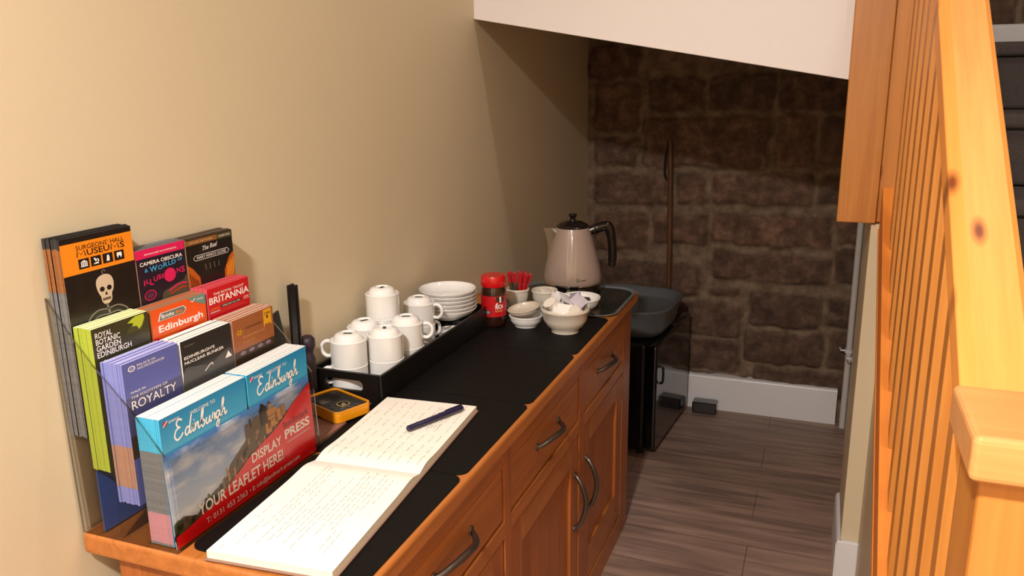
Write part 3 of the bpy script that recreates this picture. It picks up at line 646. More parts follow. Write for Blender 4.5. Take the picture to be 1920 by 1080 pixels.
f, w_, h, t = stack('leaflet', -1.422, -1.316, .0605, .0985, .8485, .209, 8, BRN, EDGEBR, mat('tan_top_edges', '#C09A84', .7, var=.2, vscale=300), 'brown leaflet with a yellow ribbon and gold emblem, front of the third-tier right stack',
    'brown leaflet stacked behind the yellow-ribboned one', 'leaflet', 'brown leaflets in the third tier')
F = face_fn(w_, t, 1, h); F2 = face_fn(w_, t, 2, h); T = h
b = B(); b.poly([F(w_-.026, T-.003), F(w_-.005, T-.003), F(w_-.005, T-.048), F(w_-.0105, T-.040), F(w_-.0155, T-.043), F(w_-.021, T-.040), F(w_-.026, T-.049)], GOLD)
text(b, '2 FOR', w_-.0235, T-.017, .006, DKBRN, F2, .016); text(b, '1', w_-.018, T-.027, .008, DKBRN, F2, .004); b.obj('yellow_ribbon', f)
b = B()
for a in range(6): stroke(b, [(.016, T-.036), (.016+.008*math.cos(a*1.047), T-.036+.008*math.sin(a*1.047))], .0024, GOLD, F, smooth=False)
b.obj('gold_emblem', f)
b = B(); text(b, 'CHOCOLATARIU', .030, T-.033, .005, DKBRN, F, .0405, bold=.002); stroke(b, [(.0716+a*.0042, T-.033+c*.005) for a, c in MST], .0006, DKBRN, F, smooth=False); text(b, 'A chocolate tour', .022, T-.054, .0065, C('print_peach', '#D69A6A'), F, .060, shear=.3, bold=0); text(b, 'www.tour.co.uk', .022, T-.066, .0035, GOLD, F, .03); b.obj('title_lettering', f)
b = B(); rect(b, 0, w_, 0, T-.082, DKBRN, F); 
for k in range(4): ell(b, .02+k*.022, T-.090, .007, .005, C('print_mauve', '#8A6A7A'), F2)
b.obj('picture', f)

# tier 4: two stacks of city guides ------------------------------------------
SCRIPT = {  # pen strokes of a brush hand, unit x-height 1, advance given first
 'E': (2.0, [[(1.75, 2.35), (1.2, 2.65), (.7, 2.25), (.95, 1.6), (1.35, 1.5)], [(1.3, 1.5), (.55, 1.35), (.15, .6), (.55, -.05), (1.3, .2), (1.7, .6)]]),
 'd': (1.15, [[(.95, .95), (.5, 1.0), (.1, .5), (.25, 0), (.65, .15), (1.0, .9)], [(1.55, 2.5), (1.1, 1.2), (.9, .3), (1.05, 0), (1.3, .25)]]),
 'i': (.62, [[(.2, .35), (.5, 1.0), (.35, .3), (.5, 0), (.75, .25)], [(.72, 1.45), (.76, 1.58)]]),
 'n': (1.2, [[(.2, .9), (.35, .95), (.15, 0)], [(.25, .4), (.6, .9), (.85, .95), (.8, .4), (.9, 0), (1.2, .25)]]),
 'b': (1.05, [[(.2, .4), (.75, 1.8), (.85, 2.5), (.55, 2.1), (.25, .6), (.35, 0), (.75, .1), (.9, .6), (.6, .9), (.4, .6)]]),
 'u': (1.15, [[(.3, .95), (.15, .35), (.3, 0), (.65, .2), (.95, .95)], [(.95, .95), (.85, .3), (1.0, 0), (1.2, .25)]]),
 'r': (.85, [[(.2, .3), (.45, 1.1), (.6, .9), (.85, .95)], [(.85, .95), (.7, .4), (.75, 0), (.95, .25)]]),
 'g': (1.1, [[(.95, .9), (.5, 1.0), (.15, .5), (.3, .05), (.7, .25), (1.0, .95)], [(1.0, .95), (.75, -.2), (.4, -1.15), (.05, -.95), (.4, -.35), (1.2, .25)]]),
 'h': (1.25, [[(.1, .2), (.8, 1.8), (.9, 2.5), (.6, 2.1), (.2, 0)], [(.3, .4), (.65, .9), (.9, .85), (.85, .3), (1.0, 0), (1.35, .35)]]),
}
def script(b, s, u, v, size, wd, mt, fn):
    x = 0; k_ = [0]
    for ch in s:
        adv, ss = SCRIPT[ch]
        for q in ss:
            k_[0] += 1; lift = .00003*k_[0]; fk = lambda p, r, lift=lift: (fn(p, r)[0]+lift,)+tuple(fn(p, r)[1:])
            stroke(b, [(u+(x+a)*size*.98, v+c*size) for a, c in q], wd, mt, fk, 6)
        x += adv
GRAD = None
def print_gradient(name, bot, top, z0, z1):
    m = bpy.data.materials.new(name); m.use_nodes = True; nt = m.node_tree; bs = nt.nodes['Principled BSDF']; L = nt.links.new
    tc = nt.nodes.new('ShaderNodeTexCoord'); sx = nt.nodes.new('ShaderNodeSeparateXYZ'); L(tc.outputs['Object'], sx.inputs[0])
    mr = nt.nodes.new('ShaderNodeMapRange'); mr.inputs[1].default_value = z0; mr.inputs[2].default_value = z1; L(sx.outputs[2], mr.inputs[0])
    mx = nt.nodes.new('ShaderNodeMix'); mx.data_type = 'RGBA'; mx.inputs[6].default_value = lin(bot); mx.inputs[7].default_value = lin(top); L(mr.outputs[0], mx.inputs[0]); L(mx.outputs[2], bs.inputs['Base Color'])
    bs.inputs['Roughness'].default_value = .35; bs.inputs['Coat Weight'].default_value = .25
    return m
BLG = print_gradient('print_guide_blue', '#4FB4D6', '#1C82B4', .10, .19)
for (y0, y1), side in (((-1.646, -1.466), 'left'), ((-1.463, -1.304), 'right')):
    f, w_, h, t = stack('city_guide', y0, y1, .1110, .1516, H+.0032, .193, 24, BLG, EDGEG, EDGEW, 'blue city guide with white brush lettering, front of the %s bottom-tier stack' % side,
        'white-edged city guide stacked behind the %s blue guide' % side, 'leaflet', 'blue city guides in the bottom tier, %s stack' % side, bands=[(.02, EDGEK), (.26, EDGEG), (.74, EDGEB)], jit=.0006)
    F = face_fn(w_, t); F2 = face_fn(w_, t, 2); T = h; wd_ = w_
    b = B(); text(b, 'WELCOME TO', wd_*.47, T-.0150, .0052, WHT, F, .052, 'c', 0, 0); script(b, 'Edinburgh', wd_*.13, T-.0405, .0106, .0027, WHT, F); b.obj('title_lettering', f)
    b = B(); b.poly([F(.006, T-.013), F(.013, T-.013), F(.0145, T-.006), F(.0075, T-.006)], C('print_crest_red', '#C0283A')); stroke(b, [(.006, T-.013), (.0145, T-.006)], .0014, WHT, F2, smooth=False); text(b, 'EDINBURGH', .017, T-.0115, .0038, WHT, F, .019, bold=0); b.obj('crest_mark', f)

# poster card inside the front panel
SKY = print_gradient('print_sky', '#C4CEDC', '#4A80C4', .02, .135)
nt = SKY.node_tree; nz_ = nt.nodes.new('ShaderNodeTexNoise'); nz_.inputs['Scale'].default_value = 1; nz_.inputs['Detail'].default_value = 5; mpp = nt.nodes.new('ShaderNodeMapping'); mpp.inputs['Scale'].default_value = (1, 14, 38); tcc = nt.nodes.new('ShaderNodeTexCoord')
nt.links.new(tcc.outputs['Object'], mpp.inputs[0]); nt.links.new(mpp.outputs[0], nz_.inputs['Vector']); rr_ = nt.nodes.new('ShaderNodeValToRGB'); rr_.color_ramp.elements[0].position = .48; rr_.color_ramp.elements[1].position = .72; nt.links.new(nz_.outputs['Fac'], rr_.inputs[0])
mxx = nt.nodes.new('ShaderNodeMix'); mxx.data_type = 'RGBA'; mxx.inputs[7].default_value = lin('#DADFE8'); bs_ = nt.nodes['Principled BSDF']; src = bs_.inputs['Base Color'].links[0].from_socket
nt.links.new(src, mxx.inputs[6]); nt.links.new(rr_.outputs[0], mxx.inputs[0]); nt.links.new(mxx.outputs[2], bs_.inputs['Base Color'])
pc = thing('display_poster', 'landscape poster card with castle picture and red band in the stand front', 'poster', (.1592, -1.4775, H+.0035))
tl = math.atan2(-.0055, .145)
pc.rotation_euler = (0, tl, 0)
PW, PH = .340, .139
P0 = lambda u, v, l=0: (-.0002+.00022*l, u-PW/2, v)
b = B(); b.box(-.0010, -.0002, -PW/2, PW/2, 0, PH, SKY); b.obj('card', pc)
Lf = lambda l: (lambda u, v: P0(u, v, l))
DK = C('print_rock', '#5C4832', .4); DK2 = C('print_rock_shadow', '#2E2618', .4); GRN = C('print_tree_green', '#3E4A22', .4); RDP = C('print_strong_red', '#E01018', .3); SUN = C('print_sunlit_stone', '#C88A4C', .4)
b = B()
hill = [(.0, 0), (.0, .036), (.02, .041), (.045, .030), (.065, .040), (.085, .048), (.100, .050), (.115, .058), (.125, .072), (.14, .080), (.155, .088), (.165, .093), (.172, .105), (.180, .112), (.20, .112), (.215, .116), (.235, .110), (.26, .104), (.285, .10), (.30, .06), (.30, 0)]
b.poly([P0(u, v, 2) for u, v in hill], DK)
for k in range(110):
    u = random.uniform(.07, .26); top = .02+.085*min(1, (u-.04)/.15); v = random.uniform(.02, top)
    stroke(b, [(u, v), (u+random.uniform(-.004, .004), v-random.uniform(.006, .018))], random.uniform(.0015, .005), random.choice((DK2, C('print_rock_mid', '#927650', .4), C('print_moss', '#6A6236', .4), C('print_rock_light', '#A88A60', .4))), Lf(3), smooth=False)
b.obj('crag', pc)
b = B()
for u0, u1, v0, v1, m_ in ((.166, .186, .095, .118, DK), (.186, .205, .100, .122, DK), (.203, .222, .100, .128, DK2), (.207, .212, .12, .137, DK2), (.220, .246, .090, .121, SUN), (.226, .232, .12, .130, SUN), (.240, .258, .094, .114, SUN), (.214, .228, .083, .104, SUN), (.255, .268, .098, .116, C('print_tan_stone', '#A8743C', .4)), (.178, .181, .11, .124, DK2)):
    rect(b, u0, u1, v0, v1, m_, Lf(4))
b.poly([P0(.203, .128, 4), P0(.222, .128, 4), P0(.2125, .136, 4)], DK2); b.poly([P0(.224, .130, 4), P0(.234, .130, 4), P0(.229, .136, 4)], DK)
for k in range(9): rect(b, .222+.0045*(k % 5), .2238+.0045*(k % 5), .100+.008*(k//5), .104+.008*(k//5), DK2, Lf(5))
for u, v in ((.116, .070), (.131, .064)): stroke(b, [(u, v), (u+.002, v-.022)], .003, SUN, Lf(5), smooth=False)
b.obj('castle', pc)
b = B()
for k in range(50):
    u = random.uniform(0, .095); v = random.uniform(.004, .036 if u < .05 else .045); ell(b, u, v, random.uniform(.003, .007), random.uniform(.004, .008), random.choice((GRN, C('print_bush', '#5A5A2E', .4), DK2)), Lf(4), 10)
b.obj('trees', pc)
b = B()
edge = [(0, .0), (0, .018), (.03, .021), (.055, .026), (.08, .030), (.11, .040), (.135, .050), (.165, .064), (.20, .074), (.235, .083), (.262, .094), (.29, .110), (.312, .118), (.328, .124), (PW, .128), (PW, 0)]
b.poly([P0(u, v, 6) for u, v in edge], RDP); b.obj('red_band', pc)
b = B(); W7 = Lf(8)
text(b, 'DISPLAY', .172, .0525, .0150, WHT, W7, .076, bold=.02); text(b, 'YOUR LEAFLET HERE!', .048, .0265, .0170, WHT, W7, .200, bold=.02)
text(b, 'T: 0131 453 2363', .060, .0080, .0085, WHT, W7, .092, bold=0); text(b, '\u2022 E: info@landmark-press.com', .158, .0082, .0075, WHT, W7, .132, bold=0)
text(b, 'PRESS', .258, .0560, .0150, WHT, W7, .070, bold=.03); text(b, 'www.landmark-press.com', .262, .0470, .0042, WHT, W7, .066, bold=0); b.obj('white_lettering', pc)
b = B(); text(b, 'landmark', .258, .0750, .0120, C('print_maroon', '#6A1418', .4), W7, .070, bold=0); b.obj('dark_lettering', pc)

# ------------------------------------------------------------------ cup tray and crockery
ty0, ty1, tx0, tx1 = -1.078, -.50, -.004, .163
HT = H+.0024
tr = thing('serving_tray', 'black box tray with cut-out handle holding the white cups', 'tray', (.08, -.79, HT))
MT = mat('black_tray', '#0E0B0A', .4)
b = B(); b.box(tx0, tx1, ty0, ty1, HT, HT+.006, MT); local(b.obj('tray_base'), tr)
for x0, x1 in ((tx0, tx0+.007), (tx1-.007, tx1)):
    b = B(); b.box(x0, x1, ty0, ty1, HT+.006, .852, MT); local(b.obj('side_wall', bevel=.002), tr)
def slotted(y0, y1):
    b = B(); X0, X1, Z0, Z1 = tx0+.007, tx1-.007, HT+.006, .852; s = rrect(.030, .120, .813, .836, .011, 6)
    # ring between the rectangle outline and the slot outline
    n = len(s); outer = []
    for x, z in s:
        cx, cz = .075, .8245; dx, dz = x-cx, z-cz
        tt = min(((X1-cx)/dx if dx > 0 else (X0-cx)/dx) if abs(dx) > 1e-6 else 9e9, ((Z1-cz)/dz if dz > 0 else (Z0-cz)/dz) if abs(dz) > 1e-6 else 9e9)
        outer.append((cx+dx*tt, cz+dz*tt))
    corners = [(X1, Z0), (X1, Z1), (X0, Z1), (X0, Z0)]
    for k in range(4):                       # pull the outline out to the true corners
        j = min(range(n), key=lambda q: (outer[q][0]-corners[k][0])**2+(outer[q][1]-corners[k][1])**2); outer[j] = corners[k]
    i = len(b.v)
    for y in (y0, y1): b.v += [(x, y, z) for x, z in s]+[(x, y, z) for x, z in outer]
    for k in range(n):
        q = (k+1) % n
        b.face((i+k, i+q, i+n+q, i+n+k), MT); o = i+2*n; b.face((o+k, o+n+k, o+n+q, o+q), MT)
        b.face((i+k, o+k, o+q, i+q), MT); b.face((i+n+k, i+n+q, o+n+q, o+n+k), MT)
    return b
for a, c in ((ty0, ty0+.007), (ty1-.007, ty1)): local(slotted(a, c).obj('end_wall'), tr)

# cups stored upside down: straight wall, shoulder, then a smaller domed foot with a stamp
RC, HC = .0375, .053
cup = thing('cup', '', 'cup', (0, 0, 0))
b = B(); b.lathe([(RC-.004, .0), (RC, .0), (RC+.0006, .004), (RC+.0006, HC-.004), (RC+.0014, HC-.0005), (RC-.0005, HC+.0008), (RC-.0035, HC-.003), (RC-.006, HC-.002), (RC-.0075, HC+.006), (RC-.012, HC+.012), (RC-.018, HC+.0145), (.016, HC+.0150), (.0145, HC+.0125), (0, HC+.0125)], M_CERAMIC, 40); b.obj('body', cup, 50)
b = B(); b.tube(catmull([(RC-.002, 0, HC-.006), (RC+.010, 0, HC-.005), (RC+.0195, 0, HC-.014), (RC+.019, 0, HC-.028), (RC+.010, 0, HC-.037), (RC-.002, 0, HC-.036)], 6), .0042, M_CERAMIC, 10, flat=1.25); b.obj('handle', cup, 60)
b = B(); b.box(-.009, .009, -.003, .004, HC+.0126, HC+.0130, M_STAMP); s_ = b.obj('base_stamp', cup); s_['label'] = 'dark maker stamp'
ZT = HT+.0065
CUPS = [  # x, y, level, handle angle, label
 (.061, -1.030, 0, 214, 'lower white cup at the near left of the tray, handle pointing left'),
 (.061, -1.030, 1, 196, 'upside-down white cup at the near left of the tray, handle pointing left'),
 (.115, -.970, 0, 120, 'lower white cup at the near right corner of the tray'),
 (.115, -.970, 1, 120, 'upside-down white cup at the near right corner of the tray'),
 (.044, -.935, 0, 62, 'lower white cup at the wall side, hidden behind the two nearest cups'),
 (.044, -.935, 1, 62, 'upside-down white cup by the wall between the nearest cups and the tallest stack'),
 (.1165, -.877, 0, 62, 'lower white cup by the tray edge with only its handle showing, third back'),
 (.1165, -.877, 1, 25, 'upside-down white cup by the tray edge right of the tallest stack'),
 (.043, -.850, 0, 78, 'bottom white cup of the tallest stack'),
 (.043, -.850, 1, 78, 'middle white cup of the tallest stack'),
 (.043, -.850, 2, 95, 'upside-down white cup on top of the tallest stack'),
 (.066, -.716, 0, 60, 'lower white cup just in front of the saucers'),
 (.066, -.716, 1, 10, 'upside-down white cup just in front of the saucers, handle to the right'),
]
first = True
for x, y, l, a, lab in CUPS:
    z = ZT+l*(HC+.0012)
    if first: cup.location = (x, y, z); cup.rotation_euler = (0, 0, math.radians(a)); cup['label'] = lab; cup['group'] = 'white cups on the black tray'; first = False
    else: dup(cup, (x, y, z), math.radians(a), lab)

# black caddy and saucers at the far end of the tray
b = B(); b.box(.012, .150, -.606, -.512, ZT, ZT+.034, MT); tag(b.obj('black_caddy', bevel=.004), 'low black block at the far end of the tray under the saucers', 'caddy')
ZS = ZT+.0345
b = B(); RS = .074
b.lathe([(0, .003), (.034, .003), (.036, .0), (.039, .0), (.0405, .004), (.055, .0085), (.066, .0160), (.0725, .0245), (RS, .0275), (RS-.0005, .0285), (RS-.0022, .0280), (.0700, .0235), (.064, .0178), (.054, .0112), (.040, .0072), (.030, .0066), (.028, .0078), (.026, .0078), (.024, .0064), (0, .0064)], M_CERAMIC, 48)
sm = b.mesh('saucer'); sm.polygons.foreach_set('use_smooth', [True]*len(sm.polygons)); sm.set_sharp_from_angle(angle=math.radians(60))
ords = ['bottom white saucer of the stack behind the cups', 'second white saucer from the bottom of the stack behind the cups', 'third white saucer from the bottom of the stack behind the cups', 'third white saucer from the top of the stack behind the cups', 'second white saucer from the top of the stack behind the cups', 'top white saucer of the stack behind the cups']
for k in range(6):
    o = bpy.data.objects.new('saucer', sm); COL.objects.link(o); o.location = (.081+.0012*math.sin(k*2.1), -.581+.0012*math.cos(k*1.7), ZS+k*.0098); tag(o, ords[k], 'saucer', 'stacked white saucers')

b = B(); b.lathe([(0, .002), (.017, .002), (.018, 0), (.020, 0), (.021, .003), (.030, .008), (.0335, .0115), (.0325, .0122), (.028, .0095), (.018, .0045), (0, .0045)], M_CERAMIC, 32)
pm = b.mesh('small_plate'); pm.polygons.foreach_set('use_smooth', [True]*len(pm.polygons)); pm.set_sharp_from_angle(angle=math.radians(60))
for k, l in enumerate(('lowest small white plate in the tray tucked under the saucers', 'middle small white plate in the tray tucked under the saucers', 'uppermost small white plate in the tray tucked under the saucers')):
    o = bpy.data.objects.new('small_plate', pm); COL.objects.link(o); o.location = (.118, -.645, ZT+k*.0052); tag(o, l, 'plate', 'small white plates in the tray')

# ------------------------------------------------------------------ coffee jar
jar = thing('coffee_jar', 'red-lidded instant coffee jar with red label beside the saucers', 'jar', (.171, -.490, ZM))
G = mat('coffee_brown_glass', '#2E140A', .12, coat=.6)
b = B(); b.lathe([(0, 0), (.025, 0), (.030, .004), (.0325, .012), (.0335, .03), (.0335, .09), (.032, .103), (.030, .108), (.030, .112), (0, .112)], G, 40); b.obj('glass_body', jar, 40)
b = B(); b.lathe([(0, .1105), (.0325, .1105), (.0335, .113), (.0335, .134), (.0315, .139), (0, .1395)], mat('red_lid', '#C80A10', .3, coat=.3), 40); b.obj('lid', jar, 40)
RL = .0338; cyl = lambda off: (lambda u, v: (math.cos(off+u/RL)*(RL+.0004), math.sin(off+u/RL)*(RL+.0004), v))
b = B(); n = 40; LR = mat('red_label', '#B80C16', .4)
rings = [[(math.cos(2*math.pi*k/n)*RL, math.sin(2*math.pi*k/n)*RL, z) for k in range(n)] for z in (.032, .088)]
b.v = rings[0]+rings[1]
for k in range(n): b.face((k, (k+1) % n, n+(k+1) % n, n+k), LR)
lb = b.obj('label_band', jar, 60)
va = math.atan2(-2.433+.49, .966-.171)            # direction of the room from the jar
b = B(); c_ = lambda l: (lambda u, v: (math.cos(va+u/RL)*(RL+.0003*l), math.sin(va+u/RL)*(RL+.0003*l), v))
text(b, 'RICH', .004, .0545, .0105, WHT, c_(1), .022, bold=.03); text(b, 'ROAST', .004, .0455, .0060, C('print_gold2', '#D8A868'), c_(1), .022, bold=.01); b.obj('label_lettering', lb)
b = B(); 
for k in range(9):
    a0, a1 = k/9*math.pi, (k+1)/9*math.pi
    b.poly([c_(1)(.018-.014*math.cos(a0), .086), c_(1)(.018-.014*math.cos(a1), .086), c_(1)(.018-.014*math.cos(a1), .086-.016*math.sin(a1)), c_(1)(.018-.014*math.cos(a0), .086-.016*math.sin(a0))], WHT if k in (0, 8, 4) else DKBRN)
stroke(b, [(.010, .070), (.006, .064)], .003, WHT, c_(1), smooth=False)
b.obj('cup_picture', lb)
b = B(); rect(b, -.020, -.010, .0395, .0500, C('print_navy', '#1E2A5A'), c_(1)); ell(b, -.015, .0447, .0040, .0042, C('print_pale_green', '#9AB8A8'), c_(2)); stroke(b, [(-.015, .041), (-.015, .048)], .0016, C('print_navy', '#1E2A5A'), c_(3), smooth=False); b.obj('label_emblem', lb)

# ------------------------------------------------------------------ bowls and ramekins
def bowl(name, r, h, foot, mt, label, cat, loc, belly=.6, group=None, lip=.0025):
    b = B(); th = .0032
    b.lathe([(0, .003), (foot-.004, .003), (foot-.003, 0), (foot, 0), (foot+.0005, h*.12), (foot+(r-foot)*.45, h*.26), (foot+(r-foot)*.82, h*.52), (r-.001, h*.86), (r+lip*.4, h*.88), (r+lip*.5, h*.97), (r, h), (r-th, h*.985), (r-th-.001, h*.85), (foot+(r-foot)*.78-th, h*.55), (foot+(r-foot)*.4-th, h*.33), (foot*.6, h*.24), (0, h*.22)], mt, 44)
    o = b.obj(name, smooth=50); o.location = loc; return tag(o, label, cat, group)
bowl('footed_bowl', .0625, .066, .036, M_CERAMIC2, 'off-white footed bowl heaped with creamers and tea bags on the far placemat', 'bowl', (.366, -.478, ZM))
# small cream pots and paper tea bags heaped in it
cre = B(); cre.lathe([(0, 0), (.0115, 0), (.0145, .022), (.0172, .0228), (.0172, .0242), (0, .0242)], mat('creamer_plastic', '#EDE4DA', .45), 18)
cm = cre.mesh('creamer'); cm.polygons.foreach_set('use_smooth', [True]*len(cm.polygons)); cm.set_sharp_from_angle(angle=math.radians(35))
CRL = ['white creamer pot at the left rim of the footed bowl', 'white creamer pot lying front left in the footed bowl', 'white creamer pot standing front right in the footed bowl', 'white creamer pot highest in the middle of the footed bowl', 'white creamer pot at the right rim of the footed bowl', 'white creamer pot deep in the middle of the footed bowl']
CRP = [(-.028, -.012, .058, .5, -.4, 0), (-.014, -.028, .066, 2.6, .2, .5), (.018, -.026, .058, 1.35, .1, .9), (-.014, -.004, .064, 1.5, .3, -.5), (.027, -.008, .066, 2.7, -.3, 1), (.004, .016, .046, .4, .5, 1)]
for l, (x, y, z, a, c, e) in zip(CRL, CRP):
    o = bpy.data.objects.new('creamer', cm); COL.objects.link(o); o.location = (.366+x, -.478+y, ZM+z+.003); o.rotation_euler = (a, c, e); tag(o, l, 'creamer', 'creamer pots in the footed bowl')
def sachet(w_, h, mt, puff=.003):
    b = B(); n = 5
    for s in (1, -1):
        i = len(b.v)
        for a in range(n+1):
            for c in range(n+1):
                u, v = a/n, c/n; b.v.append(((u-.5)*w_, (v-.5)*h, s*puff*math.sin(math.pi*u)**.6*math.sin(math.pi*v)**.6+.0003*s))
        for a in range(n):
            for c in range(n): k = i+a*(n+1)+c; b.face((k, k+n+1, k+n+2, k+1), mt)
    return b
TB = [((-.020, .030, .066), (.9, .3, .2), '#D9D4D6', 'pale paper tea bag standing at the back left of the footed bowl'), ((.014, .034, .068), (1.0, -.3, -.4), '#8E8692', 'grey paper tea bag at the back of the footed bowl'), ((-.002, .012, .072), (.6, .5, .9), '#CFC8CC', 'pale paper tea bag lying on top of the heap in the footed bowl'), ((.030, .022, .066), (.7, .6, -.2), '#B8B0B8', 'greyish paper tea bag at the back right of the footed bowl'), ((.012, -.046, .056), (1.1, .1, .2), '#E8E0DC', 'white paper packet at the front rim of the footed bowl'), ((-.034, .018, .064), (1.3, .2, -.6), '#E2DCDA', 'white paper packet poking up at the left of the footed bowl')]
for k, (p, r, c, l) in enumerate(TB):
    o = sachet(.038, .034, mat('tea_paper_%d' % k, c, .6, var=.1, vscale=60)).obj('tea_bag', smooth=60); o.location = (.366+p[0], -.478+p[1], ZM+p[2]+.012); o.rotation_euler = r; tag(o, l, 'tea bag', 'tea bags in the footed bowl')
bowl('small_dish', .045, .031, .031, M_CERAMIC, 'small white dish under a beige one beside the coffee jar', 'dish', (.252, -.462, ZM))
o = bowl('small_dish', .044, .020, .026, M_BEIGECER, 'small beige dish nested tilted on the white dish beside the coffee jar', 'dish', (.250, -.462, ZM+.0315)); o.rotation_euler = (.10, -.16, 0)

# glass platter with a pale rim, under the kettle
GP = thing('glass_platter', 'dark teal glass platter with a pale rim under the kettle', 'platter', (.285, -.168, H))
GD = mat('dark_teal_glass', '#1C2624', .07, coat=.6)
b = B(); b.prism(rrect(-.165, .165, -.158, .158, .06, 8), XY, .0005, .0055, GD); b.obj('plate', GP)
b = B(); P = rrect(-.166, .166, -.159, .159, .06, 8); i = 0; n = len(P)
Q = rrect(-.175, .175, -.168, .168, .065, 8)
b.v = [(x, y, .0) for x, y in P]+[(x, y, .007) for x, y in Q]+[(x, y, .0095) for x, y in Q]+[(x*.985, y*.985, .0058) for x, y in P]
for r0 in range(3):
    for k in range(n): b.face((r0*n+k, r0*n+(k+1) % n, (r0+1)*n+(k+1) % n, (r0+1)*n+k), mat('pale_glass_rim', '#70767A', .15, coat=.5))
b.obj('rim', GP, 50)
ZG = H+.006
bowl('ramekin', .0325, .050, .024, M_CERAMIC2, 'white ramekin holding red sugar sticks behind the coffee jar', 'ramekin', (.163, -.285, ZG), group=None)
bowl('ramekin', .0370, .046, .027, M_CERAMIC2, 'white ramekin between the sugar sticks and the tea bag bowl', 'ramekin', (.237, -.262, ZG))
bowl('white_bowl', .0560, .042, .030, M_CERAMIC, 'shallow white bowl behind the heaped footed bowl', 'bowl', (.352, -.290, ZG))
o = sachet(.05, .032, mat('plum_packet', '#3A3038', .4), .004).obj('tea_packet', smooth=60); o.location = (.356, -.284, ZG+.032); o.rotation_euler = (.25, .15, .5); tag(o, 'dark packet lying in the shallow white bowl behind the creamers', 'packet')
o = sachet(.040, .03, mat('cream_packet', '#DAD0C4', .5), .004).obj('sweetener_packet', smooth=60); o.location = (.240, -.258, ZG+.040); o.rotation_euler = (.5, .2, .9); tag(o, 'cream paper packet lying in the ramekin left of the bowls', 'packet')
# red sugar sticks fanned in the ramekin
SR, SG = mat('red_stick_paper', '#B4141C', .45), mat('dark_stick_paper', '#4A3A2C', .5)
STK = [(-.020, -.006, -.16, .06), (-.014, .008, -.20, -.05), (-.006, -.004, -.05, .10), (.000, .006, .02, -.03), (.006, -.006, .12, .08), (.010, .004, .20, .02), (.014, -.004, .28, .10), (.018, .004, .33, -.04), (.004, .012, .10, -.12)]
SL_ = ['leftmost red-tipped sugar stick in the ramekin', 'red-tipped sugar stick second from the left at the back', 'red-tipped sugar stick left of the middle of the bunch', 'red-tipped sugar stick in the middle of the bunch', 'red-tipped sugar stick right of the middle of the bunch', 'red-tipped sugar stick fourth from the right of the bunch', 'red-tipped sugar stick second from the right', 'rightmost red-tipped sugar stick leaning furthest out', 'red-tipped sugar stick at the back of the bunch']
for (x, y, a, c), l in zip(STK, SL_):
    s0 = thing('sugar_stick', l, 'sugar stick', (.163+x*.6, -.285+y*.8, ZG+.014), group='red sugar sticks in the ramekin'); s0.rotation_euler = (c, a, random.uniform(-.4, .4))
    b = B(); b.box(-.0045, .0045, -.0014, .0014, 0, .052, SG if a < .05 else SR); b.obj('stick_body', s0, bevel=.001)
    b = B(); b.box(-.0048, .0048, -.0016, .0016, .052, .084, SR); b.obj('red_tip', s0, bevel=.001)

# ------------------------------------------------------------------ kettle
kt = thing('kettle', 'cream electric kettle with black base, lid and handle at the end of the sideboard', 'kettle', (.274, -.106, ZG))
kt.rotation_euler = (0, 0, math.radians(20))
KC = mat('kettle_enamel', '#9C887D', .14, coat=.7)
b = B(); b.lathe([(0, 0), (.083, 0), (.0855, .004), (.0855, .024), (.083, .029), (.083, .034)], M_BLACKGLOSS, 48); b.obj('power_base', kt, 40)
b = B(); b.lathe([(.083, .034), (.0868, .036), (.0872, .038), (.0868, .041)], M_CHROME, 48); b.obj('chrome_ring', kt, 40)
b = B(); b.lathe([(.0865, .041), (.0880, .047), (.0868, .062), (.0818, .090), (.0735, .122), (.0650, .153), (.0575, .180), (.0525, .197), (.0505, .2035), (.0475, .2045)], KC, 56); b.obj('body', kt, 50)
b = B(); b.lathe([(.0485, .2040), (.0500, .206), (.0480, .2095), (.037, .217), (.021, .2225), (0, .2235)], mat('lid_grey_black', '#241E1A', .25, metal=.5, coat=.3), 44); ld = b.obj('lid', kt, 50)
b = B(); b.lathe([(0, .222), (.0095, .222), (.0075, .228), (.0085, .234), (.0125, .239), (.0120, .2435), (0, .2445)], M_BLACK, 24); b.obj('lid_knob', ld, 50)
# spout: a prow on the left side; handle opposite
b = B(); rows = []
for z, rr, half, out in ((.120, .0745, .004, .002), (.150, .0665, .012, .010), (.178, .0588, .018, .022), (.198, .0530, .022, .034), (.204, .0512, .022, .038)):
    ring = []
    for k in range(9):
        a = (k-4)/4*half/rr; o_ = out*(1-abs((k-4)/4)**1.3); ring.append((-(rr+o_)*math.cos(a)+.001, (rr+o_*.2)*math.sin(a)*1.05, z))
    rows.append(ring)
for r0 in rows: b.v += r0
for a in range(len(rows)-1):
    for k in range(8): i = a*9+k; b.face((i, i+1, i+10, i+9), M_CHROME)
b.obj('spout', kt, 60)
b = B(); b.tube(catmull([(.048, 0, .190), (.070, 0, .199), (.096, 0, .206), (.108, 0, .202), (.116, 0, .172), (.120, 0, .132), (.120, 0, .098), (.117, 0, .084)], 6), [.0135]*6+[.0150]*18+[.0135]*12+[.012]*6+[.010], M_BLACKGLOSS, 14, flat=.85); b.obj('handle', kt, 60)
b = B(); b.lathe([(0, 0), (.004, 0), (.005, .002), (0, .004)], M_CHROME, 16, M=Matrix.Translation((.104, 0, .2185))); b.obj('handle_button', kt, 50)
va2 = math.atan2(-2.433+.106, .966-.274)-kt.rotation_euler.z
b = B(); RK = .0873; ck = lambda u, v: (math.cos(va2+u/RK)*(RK+.0006), math.sin(va2+u/RK)*(RK+.0006), v)
ck2 = lambda u, v: (lambda rr: (math.cos(va2+u/RK)*rr, math.sin(va2+u/RK)*rr, v))(.0884-.0000)
